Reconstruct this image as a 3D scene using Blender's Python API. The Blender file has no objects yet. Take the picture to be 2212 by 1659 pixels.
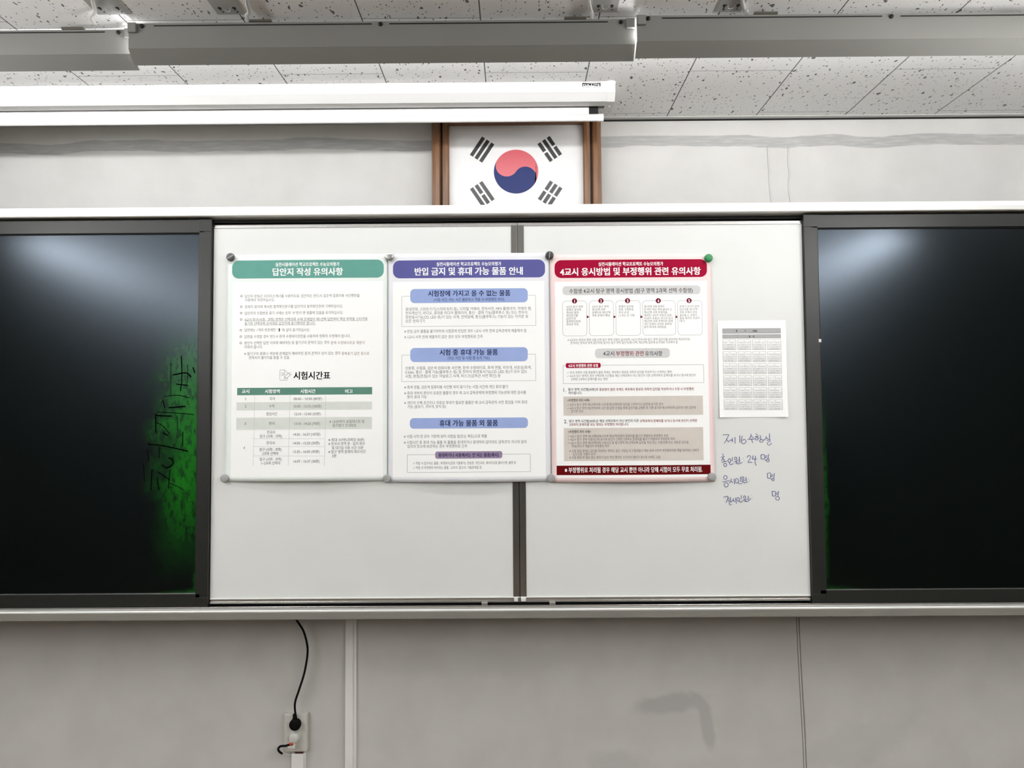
import bpy, bmesh, math, random
from mathutils import Matrix, Vector

random.seed(7)
SC = bpy.context.scene
COL = SC.collection

# ------------------------------------------------------------------ camera
FPX, CX, CY = 1600.0, 1106.0, 829.5
yd = Vector((6.0, -70.5, -FPX)).normalized()
xd = Vector((1.0, 0.0068, 0.0)); xd = (xd - yd * xd.dot(yd)).normalized()
zd = xd.cross(yd)
M3 = Matrix((xd, yd, zd))                       # camera axes -> world axes
CAMP = Vector((0.0, -2.5, 1.55))
cam_d = bpy.data.cameras.new('camera')
cam_d.sensor_width = 36.0
cam_d.lens = 36.0 * FPX / 2212.0
cam_d.clip_start = 0.02
cam = bpy.data.objects.new('camera', cam_d)
COL.objects.link(cam)
cam.matrix_world = Matrix.Translation(CAMP) @ M3.to_4x4()
SC.camera = cam

# ------------------------------------------------------------------ world, view
w = bpy.data.worlds.new('room_world'); SC.world = w
w.use_nodes = True
w.node_tree.nodes['Background'].inputs[0].default_value = (0.02, 0.02, 0.02, 1)
w.node_tree.nodes['Background'].inputs[1].default_value = 0.2
SC.view_settings.view_transform = 'Standard'
SC.view_settings.look = 'None'
SC.view_settings.gamma = 1.0
SC.view_settings.exposure = 0.0
SC.view_settings.use_curve_mapping = False
SC.cycles.use_denoising = True
SC.cycles.max_bounces = 8
SC.cycles.diffuse_bounces = 5
SC.cycles.sample_clamp_indirect = 8.0

TUBE_POWER = 29.0          # fluorescent tubes over the board
ROOM_POWER = 61.0           # classroom ceiling lights behind the camera


# ------------------------------------------------------------------ helpers
def at(px, py, Y):
    """point on the plane y = Y seen at a pixel of the photograph"""
    r = M3 @ Vector(((px - CX) / FPX, -(py - CY) / FPX, -1.0))
    return CAMP + r * ((Y - CAMP.y) / r.y)


def lin(c):
    return tuple(((v / 255.0) / 12.92) if v <= 10 else (((v / 255.0) + 0.055) / 1.055) ** 2.4 for v in c)


def mat(name, rgb, rough=0.6, metal=0.0, spec=0.5, noise=0.0, scale=8.0, bump=0.0, bscale=60.0, stretch=None,
        tint=None, srgb=True):
    m = bpy.data.materials.new(name); m.use_nodes = True
    nt = m.node_tree; b = nt.nodes['Principled BSDF']
    c = lin(rgb) if srgb else rgb
    b.inputs['Base Color'].default_value = (*c, 1)
    b.inputs['Roughness'].default_value = rough
    b.inputs['Metallic'].default_value = metal
    b.inputs['Specular IOR Level'].default_value = spec
    if tint:
        b.inputs['Specular Tint'].default_value = (*tint, 1)
    if noise or bump:
        tc = nt.nodes.new('ShaderNodeTexCoord')
        mp = nt.nodes.new('ShaderNodeMapping')
        nt.links.new(tc.outputs['Object'], mp.inputs[0])
        if stretch: mp.inputs['Scale'].default_value = stretch
    if noise:
        n = nt.nodes.new('ShaderNodeTexNoise'); n.inputs['Scale'].default_value = scale
        n.inputs['Detail'].default_value = 5
        nt.links.new(mp.outputs[0], n.inputs['Vector'])
        r = nt.nodes.new('ShaderNodeMapRange')
        r.inputs['From Min'].default_value = 0.3; r.inputs['From Max'].default_value = 0.7
        r.inputs['To Min'].default_value = 1 - noise; r.inputs['To Max'].default_value = 1 + noise
        nt.links.new(n.outputs['Fac'], r.inputs['Value'])
        vm = nt.nodes.new('ShaderNodeVectorMath'); vm.operation = 'SCALE'
        vm.inputs[0].default_value = c
        nt.links.new(r.outputs[0], vm.inputs['Scale'])
        nt.links.new(vm.outputs[0], b.inputs['Base Color'])
    if bump:
        n2 = nt.nodes.new('ShaderNodeTexNoise'); n2.inputs['Scale'].default_value = bscale
        n2.inputs['Detail'].default_value = 4
        nt.links.new(mp.outputs[0], n2.inputs['Vector'])
        bp = nt.nodes.new('ShaderNodeBump'); bp.inputs['Strength'].default_value = bump
        bp.inputs['Distance'].default_value = 0.002
        nt.links.new(n2.outputs['Fac'], bp.inputs['Height'])
        nt.links.new(bp.outputs[0], b.inputs['Normal'])
    return m


def emit(name, rgb, strength):
    m = bpy.data.materials.new(name); m.use_nodes = True
    b = m.node_tree.nodes['Principled BSDF']
    b.inputs['Base Color'].default_value = (0.9, 0.9, 0.9, 1)
    b.inputs['Emission Color'].default_value = (*rgb, 1)
    b.inputs['Emission Strength'].default_value = strength
    return m


def thing(name, label, cat, loc, group=None):
    o = bpy.data.objects.new(name, None); COL.objects.link(o)
    o.empty_display_size = 0.05
    o.location = loc
    o['label'] = label; o['category'] = cat
    if group: o['group'] = group
    return o


def tag(o, label, cat, group=None):
    o['label'] = label; o['category'] = cat
    if group: o['group'] = group
    return o


def root_loc(p):
    v = Vector((0, 0, 0))
    while p:
        v = v + Vector(p.location); p = p.parent
    return v


class MB:
    """collects shapes in world coordinates and links them as one mesh"""
    def __init__(s):
        s.v = []; s.f = []; s.m = []; s.mats = []; s.sm = []

    def mi(s, m):
        if m not in s.mats: s.mats.append(m)
        return s.mats.index(m)

    def add(s, vs, fs, m, smooth=False):
        o = len(s.v); i = s.mi(m)
        s.v += [tuple(p) for p in vs]
        for f in fs:
            s.f.append(tuple(o + k for k in f)); s.m.append(i); s.sm.append(smooth)
        return s

    def box(s, x0, x1, y0, y1, z0, z1, m, bevel=0.0):
        bm = bmesh.new()
        bmesh.ops.create_cube(bm, size=1.0)
        for v in bm.verts:
            v.co = Vector(((x0 + x1) / 2 + v.co.x * (x1 - x0), (y0 + y1) / 2 + v.co.y * (y1 - y0),
                           (z0 + z1) / 2 + v.co.z * (z1 - z0)))
        if bevel:
            bmesh.ops.bevel(bm, geom=bm.edges[:], offset=bevel, segments=2, affect='EDGES', profile=0.6)
        bm.verts.index_update()
        s.add([v.co.copy() for v in bm.verts], [[v.index for v in f.verts] for f in bm.faces], m)
        bm.free(); return s

    def extrude_x(s, prof, x0, x1, m, smooth=False):
        """closed profile of (y, z) swept along x"""
        n = len(prof)
        vs = [(x0, y, z) for y, z in prof] + [(x1, y, z) for y, z in prof]
        fs = [(i, (i + 1) % n, n + (i + 1) % n, n + i) for i in range(n)]
        s.add(vs, fs, m, smooth)
        s.add(vs, [tuple(range(n))[::-1], tuple(range(n, 2 * n))], m)
        return s

    def sheet_x(s, prof, x0, x1, t, m):
        """open profile of (y, z) given thickness t and swept along x"""
        pts = [Vector(p) for p in prof]; off = []
        for i, p in enumerate(pts):
            d = (pts[min(i + 1, len(pts) - 1)] - pts[max(i - 1, 0)]).normalized()
            off.append(p + Vector((-d.y, d.x)) * t)
        return s.extrude_x([tuple(p) for p in pts] + [tuple(p) for p in reversed(off)], x0, x1, m)

    def cyl(s, a, b, r0, r1, m, n=24, smooth=True):
        a = Vector(a); b = Vector(b); d = (b - a).normalized()
        u = d.orthogonal().normalized(); q = d.cross(u)
        vs = []
        for p, r in ((a, r0), (b, r1)):
            for k in range(n):
                t = 2 * math.pi * k / n
                vs.append(p + (u * math.cos(t) + q * math.sin(t)) * r)
        s.add(vs, [(k, (k + 1) % n, n + (k + 1) % n, n + k) for k in range(n)], m, smooth)
        s.add(vs, [tuple(range(n))[::-1], tuple(range(n, 2 * n))], m)
        return s

    def lathe(s, c, axis, prof, m, n=32):
        """profile of (radius, height) turned about an axis through c"""
        c = Vector(c); d = Vector(axis).normalized(); u = d.orthogonal().normalized(); q = d.cross(u)
        vs = []; k2 = len(prof)
        for r, h in prof:
            for k in range(n):
                t = 2 * math.pi * k / n
                vs.append(c + d * h + (u * math.cos(t) + q * math.sin(t)) * r)
        fs = []
        for i in range(k2 - 1):
            for k in range(n):
                fs.append((i * n + k, i * n + (k + 1) % n, (i + 1) * n + (k + 1) % n, (i + 1) * n + k))
        fs.append(tuple(range(n))[::-1]); fs.append(tuple(range((k2 - 1) * n, k2 * n)))
        s.add(vs, fs, m, True); return s

    def tube(s, pts, r, m, n=10, sub=6):
        """round tube through points (Catmull-Rom)"""
        P = [Vector(p) for p in pts]; L = []
        for i in range(len(P) - 1):
            p0 = P[max(i - 1, 0)]; p1 = P[i]; p2 = P[i + 1]; p3 = P[min(i + 2, len(P) - 1)]
            for k in range(sub):
                t = k / sub
                L.append(0.5 * ((2 * p1) + (p2 - p0) * t + (2 * p0 - 5 * p1 + 4 * p2 - p3) * t * t +
                                (3 * p1 - p0 - 3 * p2 + p3) * t ** 3))
        L.append(P[-1])
        vs = []; ref = None
        for i, p in enumerate(L):
            d = (L[min(i + 1, len(L) - 1)] - L[max(i - 1, 0)]).normalized()
            if ref is None: ref = d.orthogonal().normalized()
            ref = (ref - d * ref.dot(d)).normalized(); q = d.cross(ref)
            for k in range(n):
                t = 2 * math.pi * k / n
                vs.append(p + (ref * math.cos(t) + q * math.sin(t)) * r)
        fs = [(i * n + k, i * n + (k + 1) % n, (i + 1) * n + (k + 1) % n, (i + 1) * n + k)
              for i in range(len(L) - 1) for k in range(n)]
        fs.append(tuple(range(n))[::-1]); fs.append(tuple(range((len(L) - 1) * n, len(L) * n)))
        s.add(vs, fs, m, True); return s

    def build(s, name, parent=None, fix=True):
        me = bpy.data.meshes.new(name)
        me.from_pydata(s.v, [], s.f)
        for m in s.mats: me.materials.append(m)
        me.polygons.foreach_set('material_index', s.m)
        me.polygons.foreach_set('use_smooth', s.sm)
        if fix:
            bm = bmesh.new(); bm.from_mesh(me)
            bmesh.ops.recalc_face_normals(bm, faces=bm.faces[:])
            bm.to_mesh(me); bm.free()
        me.update()
        o = bpy.data.objects.new(name, me); COL.objects.link(o)
        if parent:
            o.parent = parent
            o.matrix_parent_inverse = Matrix.Translation(-root_loc(parent))
        return o


def structure(o):
    o['kind'] = 'structure'; return o


# ------------------------------------------------------------------ room constants
ZC = 2.57                    # ceiling
XL, XR, YB = -3.6, 3.6, -8.4 # side walls and back wall
YW = -0.20                   # whiteboard face
YS = -0.205                  # chalkboard face

# ------------------------------------------------------------------ materials of the shell
def wall_material():
    m = bpy.data.materials.new('painted_plaster'); m.use_nodes = True
    nt = m.node_tree; N = nt.nodes; L = nt.links; b = N['Principled BSDF']
    b.inputs['Roughness'].default_value = 0.72
    b.inputs['Specular IOR Level'].default_value = 0.25
    tc = N.new('ShaderNodeTexCoord'); sx = N.new('ShaderNodeSeparateXYZ')
    L.new(tc.outputs['Object'], sx.inputs[0])

    def noise(scale, detail=4, vec=None, st=None):
        n = N.new('ShaderNodeTexNoise'); n.inputs['Scale'].default_value = scale; n.inputs['Detail'].default_value = detail
        if st:
            mp = N.new('ShaderNodeMapping'); mp.inputs['Scale'].default_value = st
            L.new(tc.outputs['Object'], mp.inputs[0]); L.new(mp.outputs[0], n.inputs['Vector'])
        else:
            L.new(tc.outputs['Object'], n.inputs['Vector'])
        return n.outputs['Fac']

    def math_(op, a, b_, clamp=False):
        n = N.new('ShaderNodeMath'); n.operation = op; n.use_clamp = clamp
        for i, v in enumerate((a, b_)):
            if isinstance(v, (int, float)): n.inputs[i].default_value = v
            else: L.new(v, n.inputs[i])
        return n.outputs[0]

    def rng(v, a, b_, c=0.0, d=1.0, smooth=True):
        n = N.new('ShaderNodeMapRange'); n.interpolation_type = 'SMOOTHSTEP' if smooth else 'LINEAR'
        n.inputs[1].default_value = a; n.inputs[2].default_value = b_
        n.inputs[3].default_value = c; n.inputs[4].default_value = d
        L.new(v, n.inputs[0]); return n.outputs[0]

    # old unpainted strip below the ceiling, ragged edges
    zz = math_('ADD', sx.outputs['Z'], math_('MULTIPLY', math_('SUBTRACT', noise(3.0, 5), 0.5), 0.055))
    up = rng(zz, 2.465, 2.469); dn = rng(zz, 2.502, 2.506, 1.0, 0.0)
    band = math_('MULTIPLY', up, dn)
    band = math_('MULTIPLY', band, rng(noise(14, 3, st=(1, 1, 9)), 0.25, 0.6, 0.55, 1.0))
    # scuffs on the lower wall: three soft blotches with noisy edges
    stains = None
    for cx, cz, rx, rz, ang, k in ((0.50, 0.595, 0.125, 0.032, 0.12, 1.0), (0.605, 0.60, 0.05, 0.022, -0.7, 0.9), (0.628, 0.53, 0.024, 0.085, 0.15, 0.9),
                              (0.33, 0.40, 0.10, 0.05, 0.0, 0.5), (-0.12, 0.74, 0.35, 0.05, 0.0, 0.25), (1.15, 0.47, 0.22, 0.07, 0.3, 0.3)):
        dx = math_('SUBTRACT', sx.outputs['X'], cx); dz = math_('SUBTRACT', sx.outputs['Z'], cz)
        u = math_('ADD', math_('MULTIPLY', dx, math.cos(ang) / rx), math_('MULTIPLY', dz, math.sin(ang) / rx))
        v = math_('ADD', math_('MULTIPLY', dx, -math.sin(ang) / rz), math_('MULTIPLY', dz, math.cos(ang) / rz))
        r = math_('SQRT', math_('ADD', math_('MULTIPLY', u, u), math_('MULTIPLY', v, v)), 0)
        r = math_('ADD', r, math_('MULTIPLY', math_('SUBTRACT', noise(18, 4), 0.5), 1.1))
        s = math_('MULTIPLY', rng(r, 0.55, 1.25, 1.0, 0.0), k)
        stains = s if stains is None else math_('MAXIMUM', stains, s)
    dirt = rng(noise(5.0, 6), 0.35, 0.7, 0.0, 1.0)
    base = N.new('ShaderNodeMix'); base.data_type = 'RGBA'
    base.inputs[6].default_value = (0.632, 0.624, 0.606, 1); base.inputs[7].default_value = (0.585, 0.576, 0.557, 1)
    L.new(dirt, base.inputs[0])
    m1 = N.new('ShaderNodeMix'); m1.data_type = 'RGBA'; m1.inputs[7].default_value = (0.40, 0.40, 0.395, 1)
    L.new(band, m1.inputs[0]); L.new(base.outputs[2], m1.inputs[6])
    m2 = N.new('ShaderNodeMix'); m2.data_type = 'RGBA'; m2.inputs[7].default_value = (0.49, 0.488, 0.48, 1)
    L.new(stains, m2.inputs[0]); L.new(m1.outputs[2], m2.inputs[6])
    L.new(m2.outputs[2], b.inputs['Base Color'])
    bp = N.new('ShaderNodeBump'); bp.inputs['Strength'].default_value = 0.12; bp.inputs['Distance'].default_value = 0.003
    L.new(noise(40, 6), bp.inputs['Height']); L.new(bp.outputs[0], b.inputs['Normal'])
    return m


def ceiling_material():
    m = bpy.data.materials.new('fissured_ceiling_tile'); m.use_nodes = True
    nt = m.node_tree; N = nt.nodes; L = nt.links; b = N['Principled BSDF']
    b.inputs['Roughness'].default_value = 0.9; b.inputs['Specular IOR Level'].default_value = 0.1
    tc = N.new('ShaderNodeTexCoord'); sx = N.new('ShaderNodeSeparateXYZ'); L.new(tc.outputs['Object'], sx.inputs[0])

    def math_(op, a, b_=0.0, clamp=False):
        n = N.new('ShaderNodeMath'); n.operation = op; n.use_clamp = clamp
        for i, v in enumerate((a, b_)):
            if isinstance(v, (int, float)): n.inputs[i].default_value = v
            else: L.new(v, n.inputs[i])
        return n.outputs[0]
    W, H = 0.3035, 0.607
    X0 = 0.526
    col = math_('FLOOR', math_('DIVIDE', math_('SUBTRACT', sx.outputs['X'], X0), W))
    fx = math_('FRACT', math_('DIVIDE', math_('SUBTRACT', sx.outputs['X'], X0), W))
    odd = math_('FLOORED_MODULO', col, 2.0)
    yy = math_('ADD', math_('SUBTRACT', sx.outputs['Y'], -0.345), math_('MULTIPLY', odd, H / 2))
    fy = math_('FRACT', math_('DIVIDE', yy, H))
    dx = math_('MULTIPLY', math_('SUBTRACT', 0.5, math_('ABSOLUTE', math_('SUBTRACT', fx, 0.5))), W)
    dy = math_('MULTIPLY', math_('SUBTRACT', 0.5, math_('ABSOLUTE', math_('SUBTRACT', fy, 0.5))), H)
    jx = N.new('ShaderNodeMapRange'); jx.inputs[1].default_value = 0.0008; jx.inputs[2].default_value = 0.0022
    jx.inputs[3].default_value = 1; jx.inputs[4].default_value = 0; L.new(dx, jx.inputs[0])
    jy = N.new('ShaderNodeMapRange'); jy.inputs[1].default_value = 0.0006; jy.inputs[2].default_value = 0.0016
    jy.inputs[3].default_value = 0.7; jy.inputs[4].default_value = 0; L.new(dy, jy.inputs[0])
    joint = math_('MAXIMUM', jx.outputs[0], jy.outputs[0])
    # fissures: stretched voronoi cells kept only in some cells
    pits = None
    for sc, st, th, keep, rot in ((30, (1.0, 0.55, 1), 0.125, 0.72, 0.25), (58, (1.0, 0.6, 1), 0.16, 0.62, 0.1), (110, (1.0, 0.8, 1), 0.22, 0.72, 0.0)):
        mp = N.new('ShaderNodeMapping'); mp.inputs['Scale'].default_value = st; mp.inputs['Rotation'].default_value = (0, 0, rot)
        L.new(tc.outputs['Object'], mp.inputs[0])
        nz = N.new('ShaderNodeTexNoise'); nz.inputs['Scale'].default_value = 90; L.new(mp.outputs[0], nz.inputs['Vector'])
        vm = N.new('ShaderNodeVectorMath'); vm.operation = 'SCALE'; vm.inputs['Scale'].default_value = 0.012
        L.new(nz.outputs['Color'], vm.inputs[0])
        va = N.new('ShaderNodeVectorMath'); va.operation = 'ADD'; L.new(mp.outputs[0], va.inputs[0]); L.new(vm.outputs[0], va.inputs[1])
        vo = N.new('ShaderNodeTexVoronoi'); vo.voronoi_dimensions = '2D'; vo.inputs['Scale'].default_value = sc
        L.new(va.outputs[0], vo.inputs['Vector'])
        sc_ = N.new('ShaderNodeSeparateColor'); L.new(vo.outputs['Color'], sc_.inputs[0])
        near = math_('LESS_THAN', vo.outputs['Distance'], math_('MULTIPLY', sc_.outputs[1], th))
        on = math_('GREATER_THAN', sc_.outputs[0], keep)
        p = math_('MULTIPLY', near, on)
        pits = p if pits is None else math_('MAXIMUM', pits, p)
    big = N.new('ShaderNodeMix'); big.data_type = 'RGBA'
    big.inputs[6].default_value = (0.89, 0.89, 0.885, 1); big.inputs[7].default_value = (0.16, 0.16, 0.16, 1)
    L.new(pits, big.inputs[0])
    m2 = N.new('ShaderNodeMix'); m2.data_type = 'RGBA'; m2.inputs[7].default_value = (0.09, 0.09, 0.09, 1)
    L.new(joint, m2.inputs[0]); L.new(big.outputs[2], m2.inputs[6])
    L.new(m2.outputs[2], b.inputs['Base Color'])
    bp = N.new('ShaderNodeBump'); bp.invert = True; bp.inputs['Strength'].default_value = 0.4; bp.inputs['Distance'].default_value = 0.002
    L.new(pits, bp.inputs['Height']); L.new(bp.outputs[0], b.inputs['Normal'])
    return m


WALL = wall_material()
CEIL = ceiling_material()
PLAIN = mat('olive_room_panelling', (70, 67, 60), 0.9, spec=0.1, noise=0.06)
FLOOR = mat('dark_wood_floor', (96, 84, 70), 0.8, spec=0.15, noise=0.15, scale=4, stretch=(12, 1, 1))
WAINS = mat('dark_locker_front', (60, 54, 48), 0.6, noise=0.1)
TRIMW = mat('white_moulding', (205, 205, 202), 0.55, noise=0.03)
BLACK = mat('black_gap', (8, 8, 8), 0.8, noise=0.1)

# ------------------------------------------------------------------ shell
def slab(name, x0, x1, y0, y1, z0, z1, m):
    return structure(MB().box(x0, x1, y0, y1, z0, z1, m).build(name))

slab('wall_front', XL, XR, 0.0, 0.12, 0, ZC + 0.1, WALL)
slab('wall_left', XL - 0.12, XL, YB, 0.12, 0, ZC + 0.1, PLAIN)
slab('wall_right', XR, XR + 0.12, YB, 0.12, 0, ZC + 0.1, PLAIN)
wb = MB().box(XL, XR, YB - 0.12, YB, 1.25, ZC + 0.1, PLAIN).box(XL, XR, YB - 0.12, YB, 0, 1.25, WAINS)
structure(wb.build('wall_back'))
slab('floor', XL, XR, YB, 0.0, -0.1, 0.0, FLOOR)
slab('ceiling', XL, XR, YB, 0.0, ZC, ZC + 0.1, CEIL)
t1 = MB()
t1.extrude_x([(-0.016, ZC - 0.0005), (-0.016, ZC - 0.003), (-0.004, ZC - 0.005), (-0.002, ZC - 0.006), (-0.002, ZC - 0.0005)], XL, XR, TRIMW)
t1.extrude_x([(-0.004, ZC - 0.006), (-0.005, ZC - 0.011), (0.0, ZC - 0.011), (0.0, ZC - 0.006)], XL, XR, BLACK)
structure(t1.build('trim_1'))


def wall_ridge(name, pts, r):
    s = MB(); s.tube([(p.x, -0.0005, p.z) for p in pts], r, WALL, n=8, sub=5)
    return structure(s.build(name))

wall_ridge('trim_2', [at(1658, 318, 0), at(1661, 360, 0), at(1663, 400, 0), at(1667, 440, 0)], 0.0035)
wall_ridge('trim_3', [at(1703, 318, 0), at(1702, 345, 0), at(1705, 372, 0), at(1703, 402, 0), at(1708, 440, 0)], 0.0032)
s4 = MB()
for dx, rr in ((0, 0.0013), (5.5, 0.0016)):
    s4.tube([(p.x, -0.0002, p.z) for p in (at(1720 + dx, 1330, 0), at(1724 + dx, 1420, 0), at(1729 + dx, 1510, 0), at(1734 + dx, 1600, 0), at(1738 + dx, 1700, 0))], rr, mat('grey_caulk', (128, 126, 120), 0.8, noise=0.2, scale=40), n=8)
structure(s4.build('trim_4'))

# ------------------------------------------------------------------ board cabinet
ALU = mat('brushed_aluminium', (212, 212, 210), 0.22, 0.86, noise=0.05, scale=30, stretch=(1, 40, 40))
ALUR = mat('satin_aluminium_rail', (238, 238, 236), 0.5, 0.2, noise=0.03, scale=20, stretch=(1, 40, 40))
DARKF = mat('dark_anodised_frame', (30, 31, 29), 0.4, 0.0, 0.35, noise=0.08, scale=20, stretch=(1, 30, 30))
STILE = mat('anodised_stile', (168, 168, 165), 0.2, 0.92, noise=0.05, scale=30, stretch=(40, 40, 1))
CARC = mat('dark_cabinet_board', (20, 20, 20), 0.7, noise=0.1)
LEDGEM = mat('grey_ledge_aluminium', (150, 149, 143), 0.5, 0.25, noise=0.06, scale=12, stretch=(1, 20, 20))

BX0, BX1 = -2.02, 1.98
cab = thing('board_cabinet', 'long wall-mounted board cabinet with aluminium top rail and grey chalk ledge', 'board cabinet', (0, 0, 0.96))
MB().box(BX0, BX1, -0.168, 0.0, 0.955, 2.17, CARC).build('carcass', cab)
RB, RT = at(1106, 462, -0.228).z, at(1106, 441, -0.228).z
rail = MB()
rail.extrude_x([(-0.168, RT - 0.004), (-0.218, RT), (-0.2245, RT - 0.0005), (-0.2275, RT - 0.004), (-0.2285, (RT + RB) / 2), (-0.2275, RB + 0.003),
                (-0.225, RB + 0.0005), (-0.219, RB), (-0.168, RB)], BX0, BX1, ALUR)
rail.build('top_rail', cab)
for y in (-0.1715, -0.178):
    MB().box(BX0, BX1, y - 0.0015, y + 0.0015, RB - 0.009, RB, CARC).build('hanging_track', cab)
LT = at(1106, 1315.6, -0.236).z; LB = at(1106, 1338, -0.236).z
led = MB()
led.extrude_x([(-0.168, LB), (-0.228, LB), (-0.2325, LB + 0.003), (-0.236, LT - 0.009), (-0.236, LT - 0.0065), (-0.231, LT - 0.0065), (-0.231, LT - 0.010), (-0.168, LT - 0.013)], BX0, BX1, LEDGEM)
led.build('chalk_ledge', cab)
MB().box(BX0, BX1, -0.2305, -0.168, LT - 0.0128, LT - 0.0095, CARC).build('ledge_channel', cab)
lip = MB().extrude_x([(-0.2305, LT - 0.0068), (-0.2362, LT - 0.0068), (-0.2378, LT - 0.0050), (-0.2378, LT - 0.0018), (-0.237, LT), (-0.2335, LT + 0.0006), (-0.2305, LT)], BX0, BX1, ALUR)
lip.build('ledge_lip', cab)
for y0, py in ((-0.2235, 1307.5),):
    MB().box(BX0, BX1, y0 - 0.0018, y0 + 0.0018, LT - 0.014, at(1106, py, y0).z, ALU, 0.0006).build('guide_rail', cab)

# ------------------------------------------------------------------ whiteboards
WBM = mat('glossy_white_enamel', (220, 222, 220), 0.5, spec=0.15, noise=0.015, scale=6, bump=0.01, bscale=5)
def whiteboard(x0, x1, inner_left, label):
    t = thing('whiteboard', label, 'whiteboard', ((x0 + x1) / 2, YW, 0.98))
    zb, zt = 0.998, 2.147
    iw = 0.0195
    sx0, sx1 = (x0 + iw, x1) if inner_left else (x0, x1 - iw)
    MB().box(sx0, sx1, YW, YW + 0.012, zb, zt, WBM).build('writing_surface', t)
    r = MB()
    r.box(x0, x1, YW - 0.0015, YW + 0.014, zt, zt + 0.0035, ALU, 0.0006)
    r.box(x0, x1, YW + 0.002, YW + 0.014, zt + 0.0035, zt + 0.011, ALU, 0.0006)
    r.build('top_rail', t)
    b = MB()
    b.box(x0, x1, YW - 0.003, YW + 0.014, zb - 0.0028, zb, ALUR, 0.0005)
    b.box(x0, x1, YW + 0.0, YW + 0.014, zb - 0.0105, zb - 0.0028, ALU, 0.0005)
    b.box(x0, x1, YW - 0.003, YW + 0.014, WBB, zb - 0.0105, ALU, 0.0005)
    b.build('bottom_rail', t)
    e0, e1 = (x0, x0 + iw) if inner_left else (x1 - iw, x1)
    st = MB().box(e0, e1, YW - 0.0022, YW + 0.014, zb, zt + 0.004, STILE, 0.0008)
    g = e1 - 0.0035 if inner_left else e0 + 0.0035
    st.box(g - 0.0008, g + 0.0008, YW - 0.0028, YW - 0.002, zb, zt + 0.004, STILE)
    st.build('edge_stile', t)
    MB().box(e0 + 0.002, e1 - 0.006 if not inner_left else e1 - 0.002, YW - 0.012, YW - 0.001, zb - 0.012, zb - 0.001, mat('white_plastic_cap', (225, 225, 222), 0.4, noise=0.02), 0.0015).build('corner_cap', t)
    return t

WBB = at(1106, 1300.5, YW).z
MID = 0.0122
wl = whiteboard(at(457, 860, YW).x + 0.002, MID - 0.0009, False, 'left sliding whiteboard panel, behind the green and blue headed posters')
wr = whiteboard(MID + 0.0009, at(1742, 860, YW).x - 0.002, True, 'right sliding whiteboard panel with handwriting in blue marker')
CLIPM = mat('dull_metal_clip', (170, 165, 160), 0.45, 0.5, noise=0.06)
for px, par in ((1047, wl), (1193, wr)):
    p = at(px, 1303, YW)
    MB().extrude_x([(YW - 0.019, WBB + 0.001), (YW - 0.016, WBB - 0.007), (YW - 0.006, WBB - 0.007), (YW - 0.003, WBB + 0.001)], p.x - 0.009, p.x + 0.009, CLIPM).build('guide_roller', par)

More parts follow.
